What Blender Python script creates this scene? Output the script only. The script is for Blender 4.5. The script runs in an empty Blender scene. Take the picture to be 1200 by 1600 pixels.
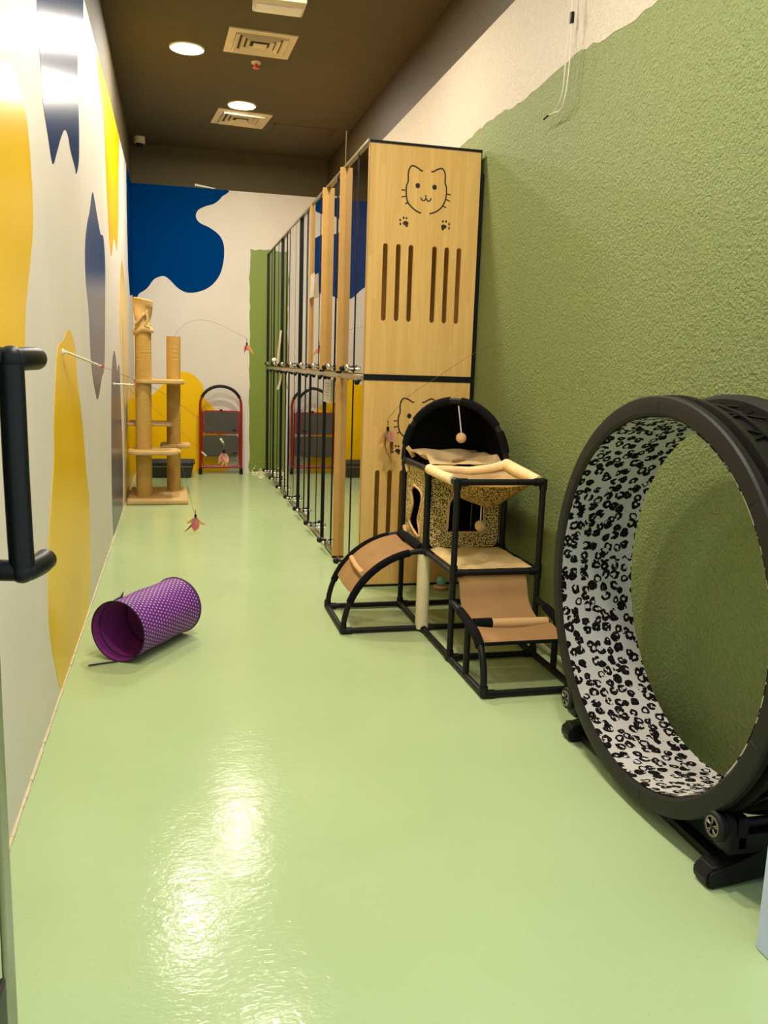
import bpy, bmesh, math, random
from mathutils import Vector, Matrix
from math import pi, sin, cos, radians as R
random.seed(7)
C = bpy.context.scene.collection
scn = bpy.context.scene

# ------------------------------------------------------------------ materials
def lin(r, g, b):
    f = lambda v: (v/255/12.92) if v/255 <= .04045 else ((v/255+.055)/1.055)**2.4
    return (f(r), f(g), f(b), 1)

class NT:
    """small helper around a node tree"""
    def __init__(s, name):
        s.m = bpy.data.materials.new(name); s.m.use_nodes = True
        s.t = s.m.node_tree; s.n = s.t.nodes; s.l = s.t.links
        s.b = s.n['Principled BSDF']; s.out = s.n['Material Output']
    def node(s, typ, **kw):
        n = s.n.new(typ)
        for k, v in kw.items():
            if hasattr(n, k) and not k[0].isupper(): setattr(n, k, v)
        return n
    def link(s, a, b): s.l.new(a, b)
    def coord(s, kind='Object', scale=(1, 1, 1), rot=(0, 0, 0)):
        tc = s.n.new('ShaderNodeTexCoord'); mp = s.n.new('ShaderNodeMapping')
        mp.inputs['Scale'].default_value = scale; mp.inputs['Rotation'].default_value = rot
        s.link(tc.outputs[kind], mp.inputs['Vector']); return mp.outputs['Vector']
    def noise(s, vec, scale, detail=2, rough=.5, dist=0):
        n = s.n.new('ShaderNodeTexNoise'); n.inputs['Scale'].default_value = scale
        n.inputs['Detail'].default_value = detail; n.inputs['Roughness'].default_value = rough
        n.inputs['Distortion'].default_value = dist
        s.link(vec, n.inputs['Vector']); return n.outputs['Fac']
    def math(s, op, a, b=None, c=None):
        n = s.n.new('ShaderNodeMath'); n.operation = op
        for i, v in enumerate((a, b, c)):
            if v is None: continue
            if isinstance(v, (int, float)): n.inputs[i].default_value = v
            else: s.link(v, n.inputs[i])
        return n.outputs[0]
    def ramp(s, fac, stops, interp='LINEAR'):
        n = s.n.new('ShaderNodeValToRGB'); n.color_ramp.interpolation = interp
        e = n.color_ramp.elements
        e[0].position, e[0].color = stops[0]
        e[1].position, e[1].color = stops[1]
        for p, c in stops[2:]:
            x = e.new(p); x.color = c
        s.link(fac, n.inputs['Fac']); return n.outputs['Color']
    def mix(s, fac, a, b):
        n = s.n.new('ShaderNodeMix'); n.data_type = 'RGBA'
        for i, v in ((0, fac), (6, a), (7, b)):
            if isinstance(v, (int, float)): n.inputs[i].default_value = v
            elif isinstance(v, tuple): n.inputs[i].default_value = v
            else: s.link(v, n.inputs[i])
        return n.outputs[2]
    def bump(s, h, strength=.3, dist=.01):
        n = s.n.new('ShaderNodeBump'); n.inputs['Strength'].default_value = strength
        n.inputs['Distance'].default_value = dist
        s.link(h, n.inputs['Height']); s.link(n.outputs['Normal'], s.b.inputs['Normal'])
        return n
    def set(s, color=None, rough=None, metal=None, spec=None):
        if color is not None:
            if isinstance(color, tuple): s.b.inputs['Base Color'].default_value = color
            else: s.link(color, s.b.inputs['Base Color'])
        if rough is not None: s.b.inputs['Roughness'].default_value = rough
        if metal is not None: s.b.inputs['Metallic'].default_value = metal
        if spec is not None: s.b.inputs['Specular IOR Level'].default_value = spec
        return s.m

def plain(name, rgb, rough=.5, metal=0, bump=None, var=.06, spec=.5, kind='Object'):
    t = NT(name); v = t.coord(kind)
    c = lin(*rgb)
    d = tuple(x*(1-var) for x in c[:3]) + (1,)
    u = tuple(min(1, x*(1+var)) for x in c[:3]) + (1,)
    col = t.ramp(t.noise(v, 9, 3), [(.3, d), (.7, u)])
    if bump: t.bump(t.noise(v, bump[0], 3), bump[1], bump[2])
    return t.set(col, rough, metal, spec)

def wall_paint(name, rgb, rough=.3, spec=.5):
    """brushed gloss paint: fine vertical brush strokes"""
    t = NT(name); v = t.coord('Object', (28, 28, .9)); w = t.coord('Object')
    c = lin(*rgb); d = tuple(x*.94 for x in c[:3])+(1,)
    col = t.ramp(t.noise(w, 2.5, 4), [(.3, d), (.7, c)])
    t.bump(t.noise(v, 3, 3), .16, .004)
    return t.set(col, rough, 0, spec)

M = {}
M['white_wall'] = wall_paint('white_paint', (222, 214, 200), .5, .04)
M['blue_paint'] = wall_paint('navy_paint', (0, 56, 116), .6, 0)
M['navy_paint'] = wall_paint('dark_navy_paint', (28, 62, 112), .22, .3)
M['sheen_blue'] = wall_paint('blue_with_sheen', (52, 74, 112), .24, .3)  # same blue, greyed by wall reflections mixed into the colour
M['yellow_paint'] = wall_paint('yellow_paint', (242, 194, 0), .28, .2)
M['sheen_yellow'] = wall_paint('yellow_with_sheen', (238, 205, 110), .3)  # same yellow, its glossy reflection put in as a paler colour
M['brown_paint'] = plain('brown_ceiling_paint', (74, 64, 34), .75, bump=(30, .15, .004))

def stucco(name, rgb, strength):
    t = NT(name); v = t.coord('Object', (1, 1, 1))
    n1 = t.noise(v, 95, 3, .55, .4); n2 = t.noise(v, 34, 2)
    h = t.math('ADD', t.math('MULTIPLY', n1, .8), t.math('MULTIPLY', n2, .35))
    c = lin(*rgb); d = tuple(x*.84 for x in c[:3])+(1,)
    col = t.ramp(h, [(.42, d), (.68, c)])
    t.bump(h, strength, .014)
    return t.set(col, .55, 0, .35)
M['green_stucco'] = stucco('green_stucco', (128, 140, 82), .9)
M['white_stucco'] = stucco('white_stucco', (198, 186, 166), .55)
M['brown_stucco'] = stucco('brown_stucco', (70, 58, 32), .35)
M['green_paint'] = wall_paint('green_strip_paint', (122, 140, 52), .4)

def floor_mat():
    t = NT('green_epoxy_floor'); v = t.coord('Object')
    n = t.noise(v, 1.3, 4)
    col = t.ramp(n, [(.3, lin(168, 187, 134)), (.7, lin(176, 195, 143))])
    sp = t.noise(v, 130, 1)
    col = t.mix(t.ramp(sp, [(.745, (0, 0, 0, 1)), (.77, (.35, .35, .35, 1))]), col, lin(120, 130, 80))
    v2 = t.coord('Object', (1, 1.6, 1))
    h = t.math('ADD', t.noise(v2, 55, 2, .5, .8), t.math('MULTIPLY', t.noise(v2, 9, 2), 2.2))
    t.bump(h, .19, .003)
    return t.set(col, .15, 0, .14)
M['floor'] = floor_mat()

def wood_mat(name, light, dark, horizontal=False):
    t = NT(name)
    v = t.coord('Object')
    sx = t.n.new('ShaderNodeSeparateXYZ'); t.link(v, sx.inputs[0])
    cb = t.n.new('ShaderNodeCombineXYZ')
    t.link(sx.outputs[2], cb.inputs[0])
    t.link(t.math('ADD', sx.outputs[0], sx.outputs[1]), cb.inputs[1])
    br = t.n.new('ShaderNodeTexBrick')
    br.inputs['Scale'].default_value = 1; br.inputs['Brick Width'].default_value = .42
    br.inputs['Row Height'].default_value = .027; br.inputs['Mortar Size'].default_value = .0005
    br.inputs['Color1'].default_value = lin(*light); br.inputs['Color2'].default_value = lin(*dark)
    br.inputs['Mortar'].default_value = lin(*dark); br.inputs['Bias'].default_value = -.2
    t.link(cb.outputs[0], br.inputs['Vector'])
    g = t.coord('Object', (60, 60, 2.2))
    gr = t.noise(g, 3, 4, .6)
    col = t.mix(t.ramp(gr, [(.35, (.3, .3, .3, 1)), (.65, (0, 0, 0, 1))]), br.outputs['Color'], lin(*[x*.86 for x in dark]))
    t.bump(gr, .05, .002)
    return t.set(col, .42, 0, .4)
M['wood'] = wood_mat('bamboo_board', (238, 194, 116), (228, 180, 100))
M['wood_edge'] = plain('wood_edge', (196, 150, 76), .4)
M['wood_dark'] = wood_mat('inner_board', (188, 146, 82), (172, 130, 68))
M['black'] = plain('black_plastic', (12, 12, 12), .5, spec=.3)
M['black_trim'] = plain('black_trim', (12, 13, 13), .42, spec=.3)
M['wheel_black'] = plain('wheel_black_plastic', (26, 24, 20), .5, bump=(300, .05, .001), spec=.3)
M['fabric_black'] = plain('black_fabric', (12, 12, 13), .9, bump=(400, .3, .001), spec=.15)
M['aluminium'] = plain('aluminium_rail', (172, 160, 134), .3, .8)
M['chrome'] = plain('chrome', (205, 200, 190), .15, 1)
M['hub'] = plain('grey_hub', (138, 132, 112), .4, .5)
M['hatch_line'] = plain('hatch_line', (92, 76, 46), .7)
M['ivory'] = plain('ivory_metal', (205, 190, 158), .45)
M['vent_dark'] = plain('vent_recess', (50, 46, 40), .7)
M['red_paint'] = plain('red_enamel', (138, 16, 20), .35)
M['tread'] = plain('grey_rubber_tread', (64, 62, 52), .6, bump=(150, .3, .002))
M['sisal_white'] = plain('pole_carpet', (222, 206, 164), .95, bump=(160, .7, .004), spec=.1)
M['carpet'] = plain('tan_carpet', (204, 170, 112), .95, bump=(120, .7, .005), spec=.1)
M['tan_canvas'] = plain('tan_canvas', (208, 166, 114), .9, bump=(350, .4, .001), spec=.15)
M['plush'] = plain('cream_plush', (250, 216, 160), .95, bump=(26, .5, .012), var=.14, spec=.1)
M['plush_brown'] = plain('brown_plush', (140, 96, 50), .95, bump=(60, .5, .006), spec=.1)
M['pompom'] = plain('cream_pompom', (216, 176, 120), .95, bump=(130, .8, .006), spec=.1)
M['cord_white'] = plain('white_cord', (214, 204, 188), .6)
M['paper'] = plain('white_paper', (232, 224, 206), .7)
M['red_plastic'] = plain('red_plastic', (206, 30, 24), .35)
M['orange_red'] = plain('sprinkler_red', (190, 58, 24), .35)
M['pink'] = plain('pink_feather', (250, 138, 150), .8, var=.2)
M['pale_pink'] = plain('pale_pink_feather', (240, 184, 170), .8, var=.15)
M['tan_feather'] = plain('tan_feather', (236, 196, 118), .8, var=.25)
M['dark_feather'] = plain('brown_feather', (150, 100, 44), .8, var=.3)
M['wire'] = plain('thin_wire', (118, 98, 58), .5)
M['teal'] = plain('teal_plastic', (120, 206, 186), .4)
M['peach'] = plain('peach_plastic', (244, 184, 140), .45)
M['purple_edge'] = plain('dark_purple_binding', (34, 16, 52), .8)
M['jamb'] = plain('daylight_tinted_jamb', (206, 214, 250), .4)  # cool daylight falling on the jamb is put into this colour
M['tray'] = plain('dark_grey_plastic', (34, 40, 38), .45)
M['debris'] = plain('white_flakes', (226, 220, 170), .8)
M['sealant'] = plain('cream_sealant', (206, 192, 156), .7)
M['ink'] = plain('engraved_line', (34, 20, 12), .6)
M['print'] = plain('grey_print', (120, 114, 100), .8)

def emit(name, rgb, strength):
    t = NT(name); t.set(lin(*rgb), .5)
    t.b.inputs['Emission Color'].default_value = (rgb[0]/255, rgb[1]/255, rgb[2]/255, 1)
    t.b.inputs['Emission Strength'].default_value = strength
    return t.m
M['lamp'] = emit('lit_diffuser', (255, 234, 198), 365)
M['lamp_near'] = emit('lit_diffuser_near', (255, 234, 198), 295)

def glass(name='clear_glass', tint=(.97, .98, .95, 1), ior=1.5):
    t = NT(name); t.n.remove(t.b)
    fr = t.n.new('ShaderNodeFresnel'); fr.inputs['IOR'].default_value = ior
    two = t.math('SUBTRACT', 1, t.math('POWER', t.math('SUBTRACT', 1, fr.outputs[0]), 5))   # several glass surfaces in one door
    geo = t.n.new('ShaderNodeNewGeometry')      # one reflection per pane: on the face the ray enters by
    two = t.math('MULTIPLY', two, t.math('SUBTRACT', 1, geo.outputs['Backfacing']))
    tr = t.n.new('ShaderNodeBsdfTransparent'); tr.inputs[0].default_value = tint
    gl = t.n.new('ShaderNodeBsdfGlossy'); gl.inputs['Roughness'].default_value = 0
    mx = t.n.new('ShaderNodeMixShader')
    t.link(two, mx.inputs[0]); t.link(tr.outputs[0], mx.inputs[1]); t.link(gl.outputs[0], mx.inputs[2])
    t.link(mx.outputs[0], t.out.inputs['Surface'])
    return t.m
M['glass'] = glass()
M['door_edge'] = plain('floor_tinted_edge', (70, 80, 48), .25)  # olive tint puts the green floor's reflection into the edge colour

def sisal(name, light, dark, scale=95):
    t = NT(name)
    w = t.n.new('ShaderNodeTexWave'); w.bands_direction = 'Z'; w.inputs['Scale'].default_value = scale/6.28*2
    w.inputs['Distortion'].default_value = 1.2; w.inputs['Detail'].default_value = 2; w.inputs['Detail Scale'].default_value = 3
    t.link(t.coord('Object'), w.inputs['Vector'])
    f = w.outputs['Fac']; n = t.noise(t.coord('Object', (1, 1, 3)), 60, 3)
    col = t.mix(n, lin(*dark), lin(*light))
    t.bump(t.math('ADD', f, t.math('MULTIPLY', n, 1.2)), .6, .004)
    return t.set(col, .95, 0, .1)
M['sisal'] = sisal('sisal_rope', (212, 174, 100), (182, 142, 66))

def leopard_small():
    t = NT('small_leopard_print'); v = t.coord('Object')
    n = t.noise(v, 190, 1.5, .5, .8)
    big = t.noise(v, 12, 2)
    base = t.mix(big, lin(226, 190, 96), lin(246, 220, 156))
    mask = t.ramp(n, [(.485, (1, 1, 1, 1)), (.51, (0, 0, 0, 1))])
    col = t.mix(mask, base, lin(26, 18, 10))
    return t.set(col, .85, 0, .15)
M['leopard_small'] = leopard_small()

def leopard_liner():
    """white plush with broken black rosettes; UV is in metres"""
    t = NT('snow_leopard_print'); v = t.coord('UV', (1, 1, 1))
    wob = t.n.new('ShaderNodeTexNoise'); wob.inputs['Scale'].default_value = 34; wob.inputs['Detail'].default_value = 2
    t.link(v, wob.inputs['Vector'])
    sub = t.n.new('ShaderNodeVectorMath'); sub.operation = 'SUBTRACT'; sub.inputs[1].default_value = (.5, .5, .5)
    t.link(wob.outputs['Color'], sub.inputs[0])
    sc = t.n.new('ShaderNodeVectorMath'); sc.operation = 'SCALE'; sc.inputs['Scale'].default_value = .021
    t.link(sub.outputs[0], sc.inputs[0])
    ad = t.n.new('ShaderNodeVectorMath'); ad.operation = 'ADD'
    t.link(v, ad.inputs[0]); t.link(sc.outputs[0], ad.inputs[1])
    vo = t.n.new('ShaderNodeTexVoronoi'); vo.voronoi_dimensions = '2D'; vo.inputs['Scale'].default_value = 30
    vo.inputs['Randomness'].default_value = .72
    t.link(ad.outputs[0], vo.inputs['Vector'])
    d = vo.outputs['Distance']
    size = t.n.new('ShaderNodeSeparateColor'); t.link(vo.outputs['Color'], size.inputs[0])
    outer = t.math('ADD', .36, t.math('MULTIPLY', size.outputs[0], .13))
    inner = t.math('MULTIPLY', t.math('SUBTRACT', size.outputs[1], .2), .27)
    ring = t.math('MULTIPLY', t.math('LESS_THAN', d, outer), t.math('GREATER_THAN', d, inner))
    brk = t.noise(v, 52, 2, .5)
    ring = t.math('MULTIPLY', ring, t.math('GREATER_THAN', brk, .40))
    fade = t.noise(v, 260, 2)
    blk = t.mix(t.ramp(fade, [(.52, (0, 0, 0, 1)), (.72, (.5, .5, .5, 1))]), lin(18, 16, 16), lin(120, 112, 108))
    col = t.mix(ring, t.mix(t.noise(v, 4, 2), lin(236, 230, 224), lin(246, 242, 236)), blk)
    t.bump(t.noise(v, 400, 2), .35, .002)
    return t.set(col, .9, 0, .1)
M['liner'] = leopard_liner()

def dots(name, base, dot, scale=62, rad=.19, rough=.6):
    t = NT(name); v = t.coord('UV', (scale, scale, 1))
    s = t.n.new('ShaderNodeSeparateXYZ'); t.link(v, s.inputs[0])
    row = t.math('FLOOR', s.outputs[1])
    off = t.math('MULTIPLY', t.math('MODULO', row, 2), .5)
    fx = t.math('SUBTRACT', t.math('FRACT', t.math('ADD', s.outputs[0], off)), .5)
    fy = t.math('SUBTRACT', t.math('FRACT', s.outputs[1]), .5)
    d = t.math('SQRT', t.math('ADD', t.math('MULTIPLY', fx, fx), t.math('MULTIPLY', fy, fy)))
    m = t.math('LESS_THAN', d, rad)
    n = t.noise(t.coord('Object'), 14, 3)
    col = t.mix(m, t.mix(n, lin(*[x*.8 for x in base]), lin(*base)), lin(*dot))
    t.bump(t.noise(t.coord('Object'), 16, 2), .35, .02)
    return t.set(col, rough, 0, .4)
M['purple'] = dots('purple_polka_fabric', (112, 34, 138), (226, 190, 232))
M['purple_in'] = dots('purple_lining', (140, 40, 130), (90, 20, 96), 62, .16, .8)

# ------------------------------------------------------------------ geometry helpers
ORG = {}
class MB:
    def __init__(s): s.bm = bmesh.new(); s.uv = s.bm.loops.layers.uv.new('UVMap'); s.mi = 0
    def _faces(s, fs):
        for f in fs: f.material_index = s.mi
    def box(s, x0, x1, y0, y1, z0, z1, mat=None):
        vs = [s.bm.verts.new((x, y, z)) for x in (x0, x1) for y in (y0, y1) for z in (z0, z1)]
        if mat: 
            for v in vs: v.co = mat @ v.co
        q = [(0, 1, 3, 2), (4, 6, 7, 5), (0, 4, 5, 1), (2, 3, 7, 6), (0, 2, 6, 4), (1, 5, 7, 3)]
        s._faces([s.bm.faces.new([vs[i] for i in f]) for f in q]); return s
    def bbox(s, x0, x1, y0, y1, z0, z1, b=.004, seg=2, mat=None):
        t = bmesh.new(); bmesh.ops.create_cube(t, size=1)
        for v in t.verts:
            v.co = Vector(((x0+x1)/2+v.co.x*(x1-x0), (y0+y1)/2+v.co.y*(y1-y0), (z0+z1)/2+v.co.z*(z1-z0)))
        bmesh.ops.bevel(t, geom=t.edges[:], offset=b, segments=seg, affect='EDGES', profile=.5)
        if mat: bmesh.ops.transform(t, matrix=mat, verts=t.verts)
        s.merge(t); return s
    def merge(s, t):
        mp = {v: s.bm.verts.new(v.co) for v in t.verts}
        for f in t.faces:
            try: s._faces([s.bm.faces.new([mp[v] for v in f.verts])])
            except ValueError: pass
        t.free()
    def tube(s, pts, r, n=10, closed=False, cap=True):
        P = [Vector(p) for p in pts]; N = len(P)
        rr = r if isinstance(r, (list, tuple)) else [r]*N
        rings = []; up = None
        for i, p in enumerate(P):
            a = P[(i-1) % N] if (closed or i > 0) else p
            b = P[(i+1) % N] if (closed or i < N-1) else p
            t = (b-a); t = t.normalized() if t.length > 1e-9 else Vector((0, 0, 1))
            if up is None:
                up = Vector((0, 0, 1)) if abs(t.z) < .9 else Vector((1, 0, 0))
            up = up - t*up.dot(t)
            up = up.normalized() if up.length > 1e-6 else t.orthogonal().normalized()
            w = t.cross(up)
            rings.append([s.bm.verts.new(p+(up*cos(2*pi*k/n)+w*sin(2*pi*k/n))*rr[i]) for k in range(n)])
        fs = []
        for i in range(N if closed else N-1):
            A, B = rings[i], rings[(i+1) % N]
            for k in range(n):
                fs.append(s.bm.faces.new((A[k], A[(k+1) % n], B[(k+1) % n], B[k])))
        if cap and not closed:
            fs.append(s.bm.faces.new(rings[0][::-1])); fs.append(s.bm.faces.new(rings[-1]))
        s._faces(fs); return s
    def ball(s, c, r, sc=(1, 1, 1), u=16, v=10):
        t = bmesh.new(); bmesh.ops.create_uvsphere(t, u_segments=u, v_segments=v, radius=r)
        for q in t.verts: q.co = Vector((q.co.x*sc[0], q.co.y*sc[1], q.co.z*sc[2]))+Vector(c)
        s.merge(t); return s
    def lathe(s, prof, c, axis='Z', n=48, closed=True):
        """prof = (a, r) along the axis; closed joins last to first"""
        rings = []
        for a, r in prof:
            ring = []
            for k in range(n):
                t = 2*pi*k/n
                if axis == 'Z': p = (r*cos(t), r*sin(t), a)
                elif axis == 'X': p = (a, r*cos(t), r*sin(t))
                else: p = (r*cos(t), a, r*sin(t))
                ring.append(s.bm.verts.new(Vector(p)+Vector(c)))
            rings.append(ring)
        m = len(rings); fs = []
        for i in range(m if closed else m-1):
            A, B = rings[i], rings[(i+1) % m]
            for k in range(n):
                fs.append(s.bm.faces.new((A[k], A[(k+1) % n], B[(k+1) % n], B[k])))
        if not closed:
            for rg in (rings[0], rings[-1]):
                fs.append(s.bm.faces.new(rg))
        s._faces(fs); return s
    def prism(s, poly, axis, a, b):
        """extrude a 2D outline along an axis: X -> (y,z), Y -> (x,z), Z -> (x,y)"""
        def P(u, v, w): return {'X': (w, u, v), 'Y': (u, w, v), 'Z': (u, v, w)}[axis]
        A = [s.bm.verts.new(P(u, v, a)) for u, v in poly]; B = [s.bm.verts.new(P(u, v, b)) for u, v in poly]
        n = len(poly); fs = [s.bm.faces.new(A), s.bm.faces.new(B[::-1])]
        for k in range(n): fs.append(s.bm.faces.new((A[k], B[k], B[(k+1) % n], A[(k+1) % n])))
        s._faces(fs); return s
    def grid(s, fn, nu, nv, uv=None):
        V = [[s.bm.verts.new(fn(i/nu, j/nv)) for j in range(nv+1)] for i in range(nu+1)]
        for i in range(nu):
            for j in range(nv):
                f = s.bm.faces.new((V[i][j], V[i+1][j], V[i+1][j+1], V[i][j+1])); f.material_index = s.mi
                if uv:
                    for lp, (a, b) in zip(f.loops, ((i, j), (i+1, j), (i+1, j+1), (i, j+1))):
                        lp[s.uv].uv = uv(a/nu, b/nv)
        return s
    def solid(s, th):
        geo = s.bm.faces[:]
        bmesh.ops.solidify(s.bm, geom=geo, thickness=th); return s
    def build(s, name, mats, parent=None, smooth=True, ang=38, org=None):
        bmesh.ops.recalc_face_normals(s.bm, faces=s.bm.faces[:])
        o = ORG.get(parent.name, Vector()) if parent else (Vector(org) if org else Vector())
        bmesh.ops.translate(s.bm, vec=-o, verts=s.bm.verts[:])
        me = bpy.data.meshes.new(name); s.bm.to_mesh(me); s.bm.free()
        for m in (mats if isinstance(mats, list) else [mats]): me.materials.append(m)
        if smooth:
            me.polygons.foreach_set('use_smooth', [True]*len(me.polygons))
            me.set_sharp_from_angle(angle=R(ang))
        ob = bpy.data.objects.new(name, me); C.objects.link(ob)
        if parent: ob.parent = parent
        else: ob.location = o
        ORG[ob.name] = o
        return ob

def thing(name, label, cat, loc, group=None):
    o = bpy.data.objects.new(name, None); o.empty_display_size = .05; C.objects.link(o)
    o.location = loc; ORG[o.name] = Vector(loc); tag(o, label, cat, group); return o
def tag(o, label, cat, group=None):
    o['label'] = label; o['category'] = cat
    if group: o['group'] = group
    return o
def struct(o): o['kind'] = 'structure'; return o
def smooth_path(pts, k=6):
    """Catmull-Rom through the points"""
    P = [Vector(p) for p in pts]; P = [P[0]*2-P[1]]+P+[P[-1]*2-P[-2]]; out = []
    for i in range(1, len(P)-2):
        a, b, c, d = P[i-1:i+3]
        for j in range(k):
            t = j/k
            out.append(.5*((2*b)+(c-a)*t+(2*a-5*b+4*c-d)*t*t+(3*b-a-3*c+d)*t**3))
    out.append(P[-2]); return out
def smooth2(poly, k=4):
    """closed smooth outline"""
    n = len(poly); out = []
    for i in range(n):
        a, b, c, d = [Vector((*poly[(i+q) % n], 0)) for q in (-1, 0, 1, 2)]
        for j in range(k):
            t = j/k
            p = .5*((2*b)+(c-a)*t+(2*a-5*b+4*c-d)*t*t+(3*b-a-3*c+d)*t**3); out.append((p.x, p.y))
    return out
def holed(outer, holes, axis, a, b, name, mat, parent):
    """a board with real cut-outs: outline and holes as filled 2D curve, extruded"""
    cu = bpy.data.curves.new('outline', 'CURVE'); cu.dimensions = '2D'; cu.fill_mode = 'BOTH'
    for poly in [outer]+holes:
        sp = cu.splines.new('POLY'); sp.points.add(len(poly)-1); sp.use_cyclic_u = True
        for q, (u, v) in zip(sp.points, poly): q.co = (u, v, 0, 1)
    cu.extrude = abs(b-a)/2
    tmp = bpy.data.objects.new('outline', cu); C.objects.link(tmp)
    dg = bpy.context.evaluated_depsgraph_get(); dg.update()
    me = bpy.data.meshes.new_from_object(tmp.evaluated_get(dg))
    mb = MB(); t = bmesh.new(); t.from_mesh(me)
    bmesh.ops.remove_doubles(t, verts=t.verts[:], dist=1e-5)
    m = (a+b)/2
    for v in t.verts:
        u, w, d = v.co
        v.co = {'X': (m+d, u, w), 'Y': (u, m+d, w), 'Z': (u, w, m+d)}[axis]
    mb.merge(t)
    bpy.data.objects.remove(tmp); bpy.data.curves.remove(cu); bpy.data.meshes.remove(me)
    return mb.build(name, mat, parent, smooth=False)
def clip(poly, axis, lim, keep_less):
    out = []; n = len(poly)
    for i in range(n):
        p, q = poly[i], poly[(i+1) % n]
        ip = (p[axis] <= lim) == keep_less; iq = (q[axis] <= lim) == keep_less
        if ip: out.append(p)
        if ip != iq:
            t = (lim-p[axis])/(q[axis]-p[axis]); out.append(tuple(p[k]+t*(q[k]-p[k]) for k in (0, 1)))
    return out
def slot(x, z0, z1, w, n=8):
    r = w/2; P = []
    for k in range(n+1): P.append((x+r*cos(pi*k/n), z1-r+r*sin(pi*k/n)))
    for k in range(n+1): P.append((x-r*cos(pi*k/n), z0+r-r*sin(pi*k/n)))
    return P
def circ(x, z, rx, rz=None, n=14, rot=0):
    rz = rz or rx
    return [(x+rx*cos(2*pi*k/n)*cos(rot)-rz*sin(2*pi*k/n)*sin(rot), z+rx*cos(2*pi*k/n)*sin(rot)+rz*sin(2*pi*k/n)*cos(rot)) for k in range(n)]

# ------------------------------------------------------------------ room
XL, XR, YB, YF, ZC, ZB = -.395, 1.505, 8.8, 1.25, 3.145, 2.785
b = MB(); b.box(-3, 4, -2.5, YB+.1, -.1, 0); struct(b.build('floor', M['floor'], smooth=False))
b = MB(); b.box(XL-.1, XR+.1, YF-.1, YB+.1, ZC, ZC+.1); struct(b.build('ceiling', M['brown_paint'], smooth=False))

S1 = [(1.7, 1.75), (2.046, 1.865), (2.247, 1.899), (2.321, 1.905), (2.414, 1.893), (2.52, 1.858), (2.637, 1.819), (2.692, 1.741), (2.715, 1.607), (2.699, 1.499), (2.615, 1.384), (2.525, 1.273), (2.48, 1.17), (2.389, 1.119), (2.208, 1.09), (1.7, 1.091)]
S2 = [(2.963, 2.278), (2.944, 2.199), (2.955, 2.096), (2.977, 2.03), (3.003, 1.927), (3.094, 1.844), (3.182, 1.781), (3.293, 1.838), (3.436, 1.925), (3.562, 1.982), (3.662, 1.985), (3.735, 1.947), (3.882, 1.912), (3.924, 1.896), (4.045, 1.977), (4.092, 2.144), (4.084, 2.297), (4.154, 2.46), (4.366, 2.556), (4.452, 2.763), (4.46, 2.82), (3.3, 2.82), (3.0, 2.5)]
S3 = [(4.653, 1.952), (4.487, 1.837), (4.34, 1.756), (4.223, 1.654), (4.19, 1.538), (4.224, 1.455), (4.29, 1.373), (4.319, 1.255), (4.347, 1.135), (4.419, 1.042), (4.566, .948), (4.634, .925), (4.757, .95), (4.945, 1.03), (5.143, 1.098), (5.293, 1.429), (5.375, 1.69), (5.278, 1.822), (5.101, 1.812), (4.919, 1.873), (4.754, 1.942)]
S4 = [(3.484, 1.244), (3.401, 1.229), (3.299, 1.197), (3.19, 1.184), (3.133, 1.157), (3.057, 1.05), (2.993, .926), (2.961, .801), (2.871, .686), (2.786, .577), (2.742, .462), (2.721, .323), (2.776, .198), (2.868, .076), (2.934, .013), (3.107, -.016), (3.664, -.027), (3.899, .018), (4.024, .136), (4.054, .343), (4.066, .492), (3.986, .622), (3.917, .774), (3.809, .948), (3.717, 1.057), (3.699, 1.161), (3.604, 1.223)]
S5 = [(5.204, 2.819), (5.171, 2.711), (5.341, 2.596), (5.537, 2.509), (5.606, 2.273), (5.678, 2.026), (5.779, 1.849), (5.926, 1.788), (6.069, 1.865), (6.215, 1.938), (6.398, 1.905), (6.535, 1.909), (6.762, 2.154), (6.845, 2.393), (7.044, 2.753), (6.95, 2.82)]
S6 = [(7.056, 1.89), (6.751, 1.696), (6.609, 1.503), (6.663, 1.227), (6.88, .938), (7.152, .725), (7.512, .92), (7.736, 1.242), (7.756, 1.567), (7.439, 1.754)]
S7 = [(5.964, 1.184), (5.756, 1.094), (5.647, .934), (5.53, .58), (5.482, .262), (5.525, .048), (5.67, -.059), (6.065, -.061), (6.455, -.017), (6.622, .224), (6.645, .514), (6.575, .759), (6.522, 1.042), (6.393, 1.089), (6.239, 1.046), (6.136, 1.134)]
S8 = [(7.951, .964), (7.531, .703), (7.13, .416), (6.941, .154), (6.973, -.01), (8.82, -.01), (8.82, .83), (8.3, .9)]
S9 = [(8.026, 2.824), (7.965, 2.391), (7.989, 1.91), (8.236, 1.697), (8.493, 1.72), (8.82, 1.745), (8.82, 2.83)]
# left wall with its painted shapes, each a coat of paint a millimetre thick
b = MB(); b.box(XL-.1, XL, YF-.05, YB+.1, 0, ZC)
b.mi = 1; b.prism([(YF-.05, ZB), (YB, ZB), (YB, ZC), (YF-.05, ZC)], 'X', XL-.01, XL+.0012)
for mi, L in ((2, (S1, S4, S5, S8)), (3, (S2,)), (4, (S3, S7)), (5, (S9,)), (6, (S6,))):
    b.mi = mi
    for S in L:
        p = smooth2(S, 4) if S not in (S9, S8) else S
        p = clip(clip(clip(p, 1, ZB, True), 1, .003, False), 0, YB, True)
        b.prism(p, 'X', XL-.01, XL+.001)
struct(b.build('wall_left', [M['white_wall'], M['brown_paint'], M['yellow_paint'], M['navy_paint'], M['sheen_blue'], M['blue_paint'], M['sheen_yellow']], smooth=False))
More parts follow.
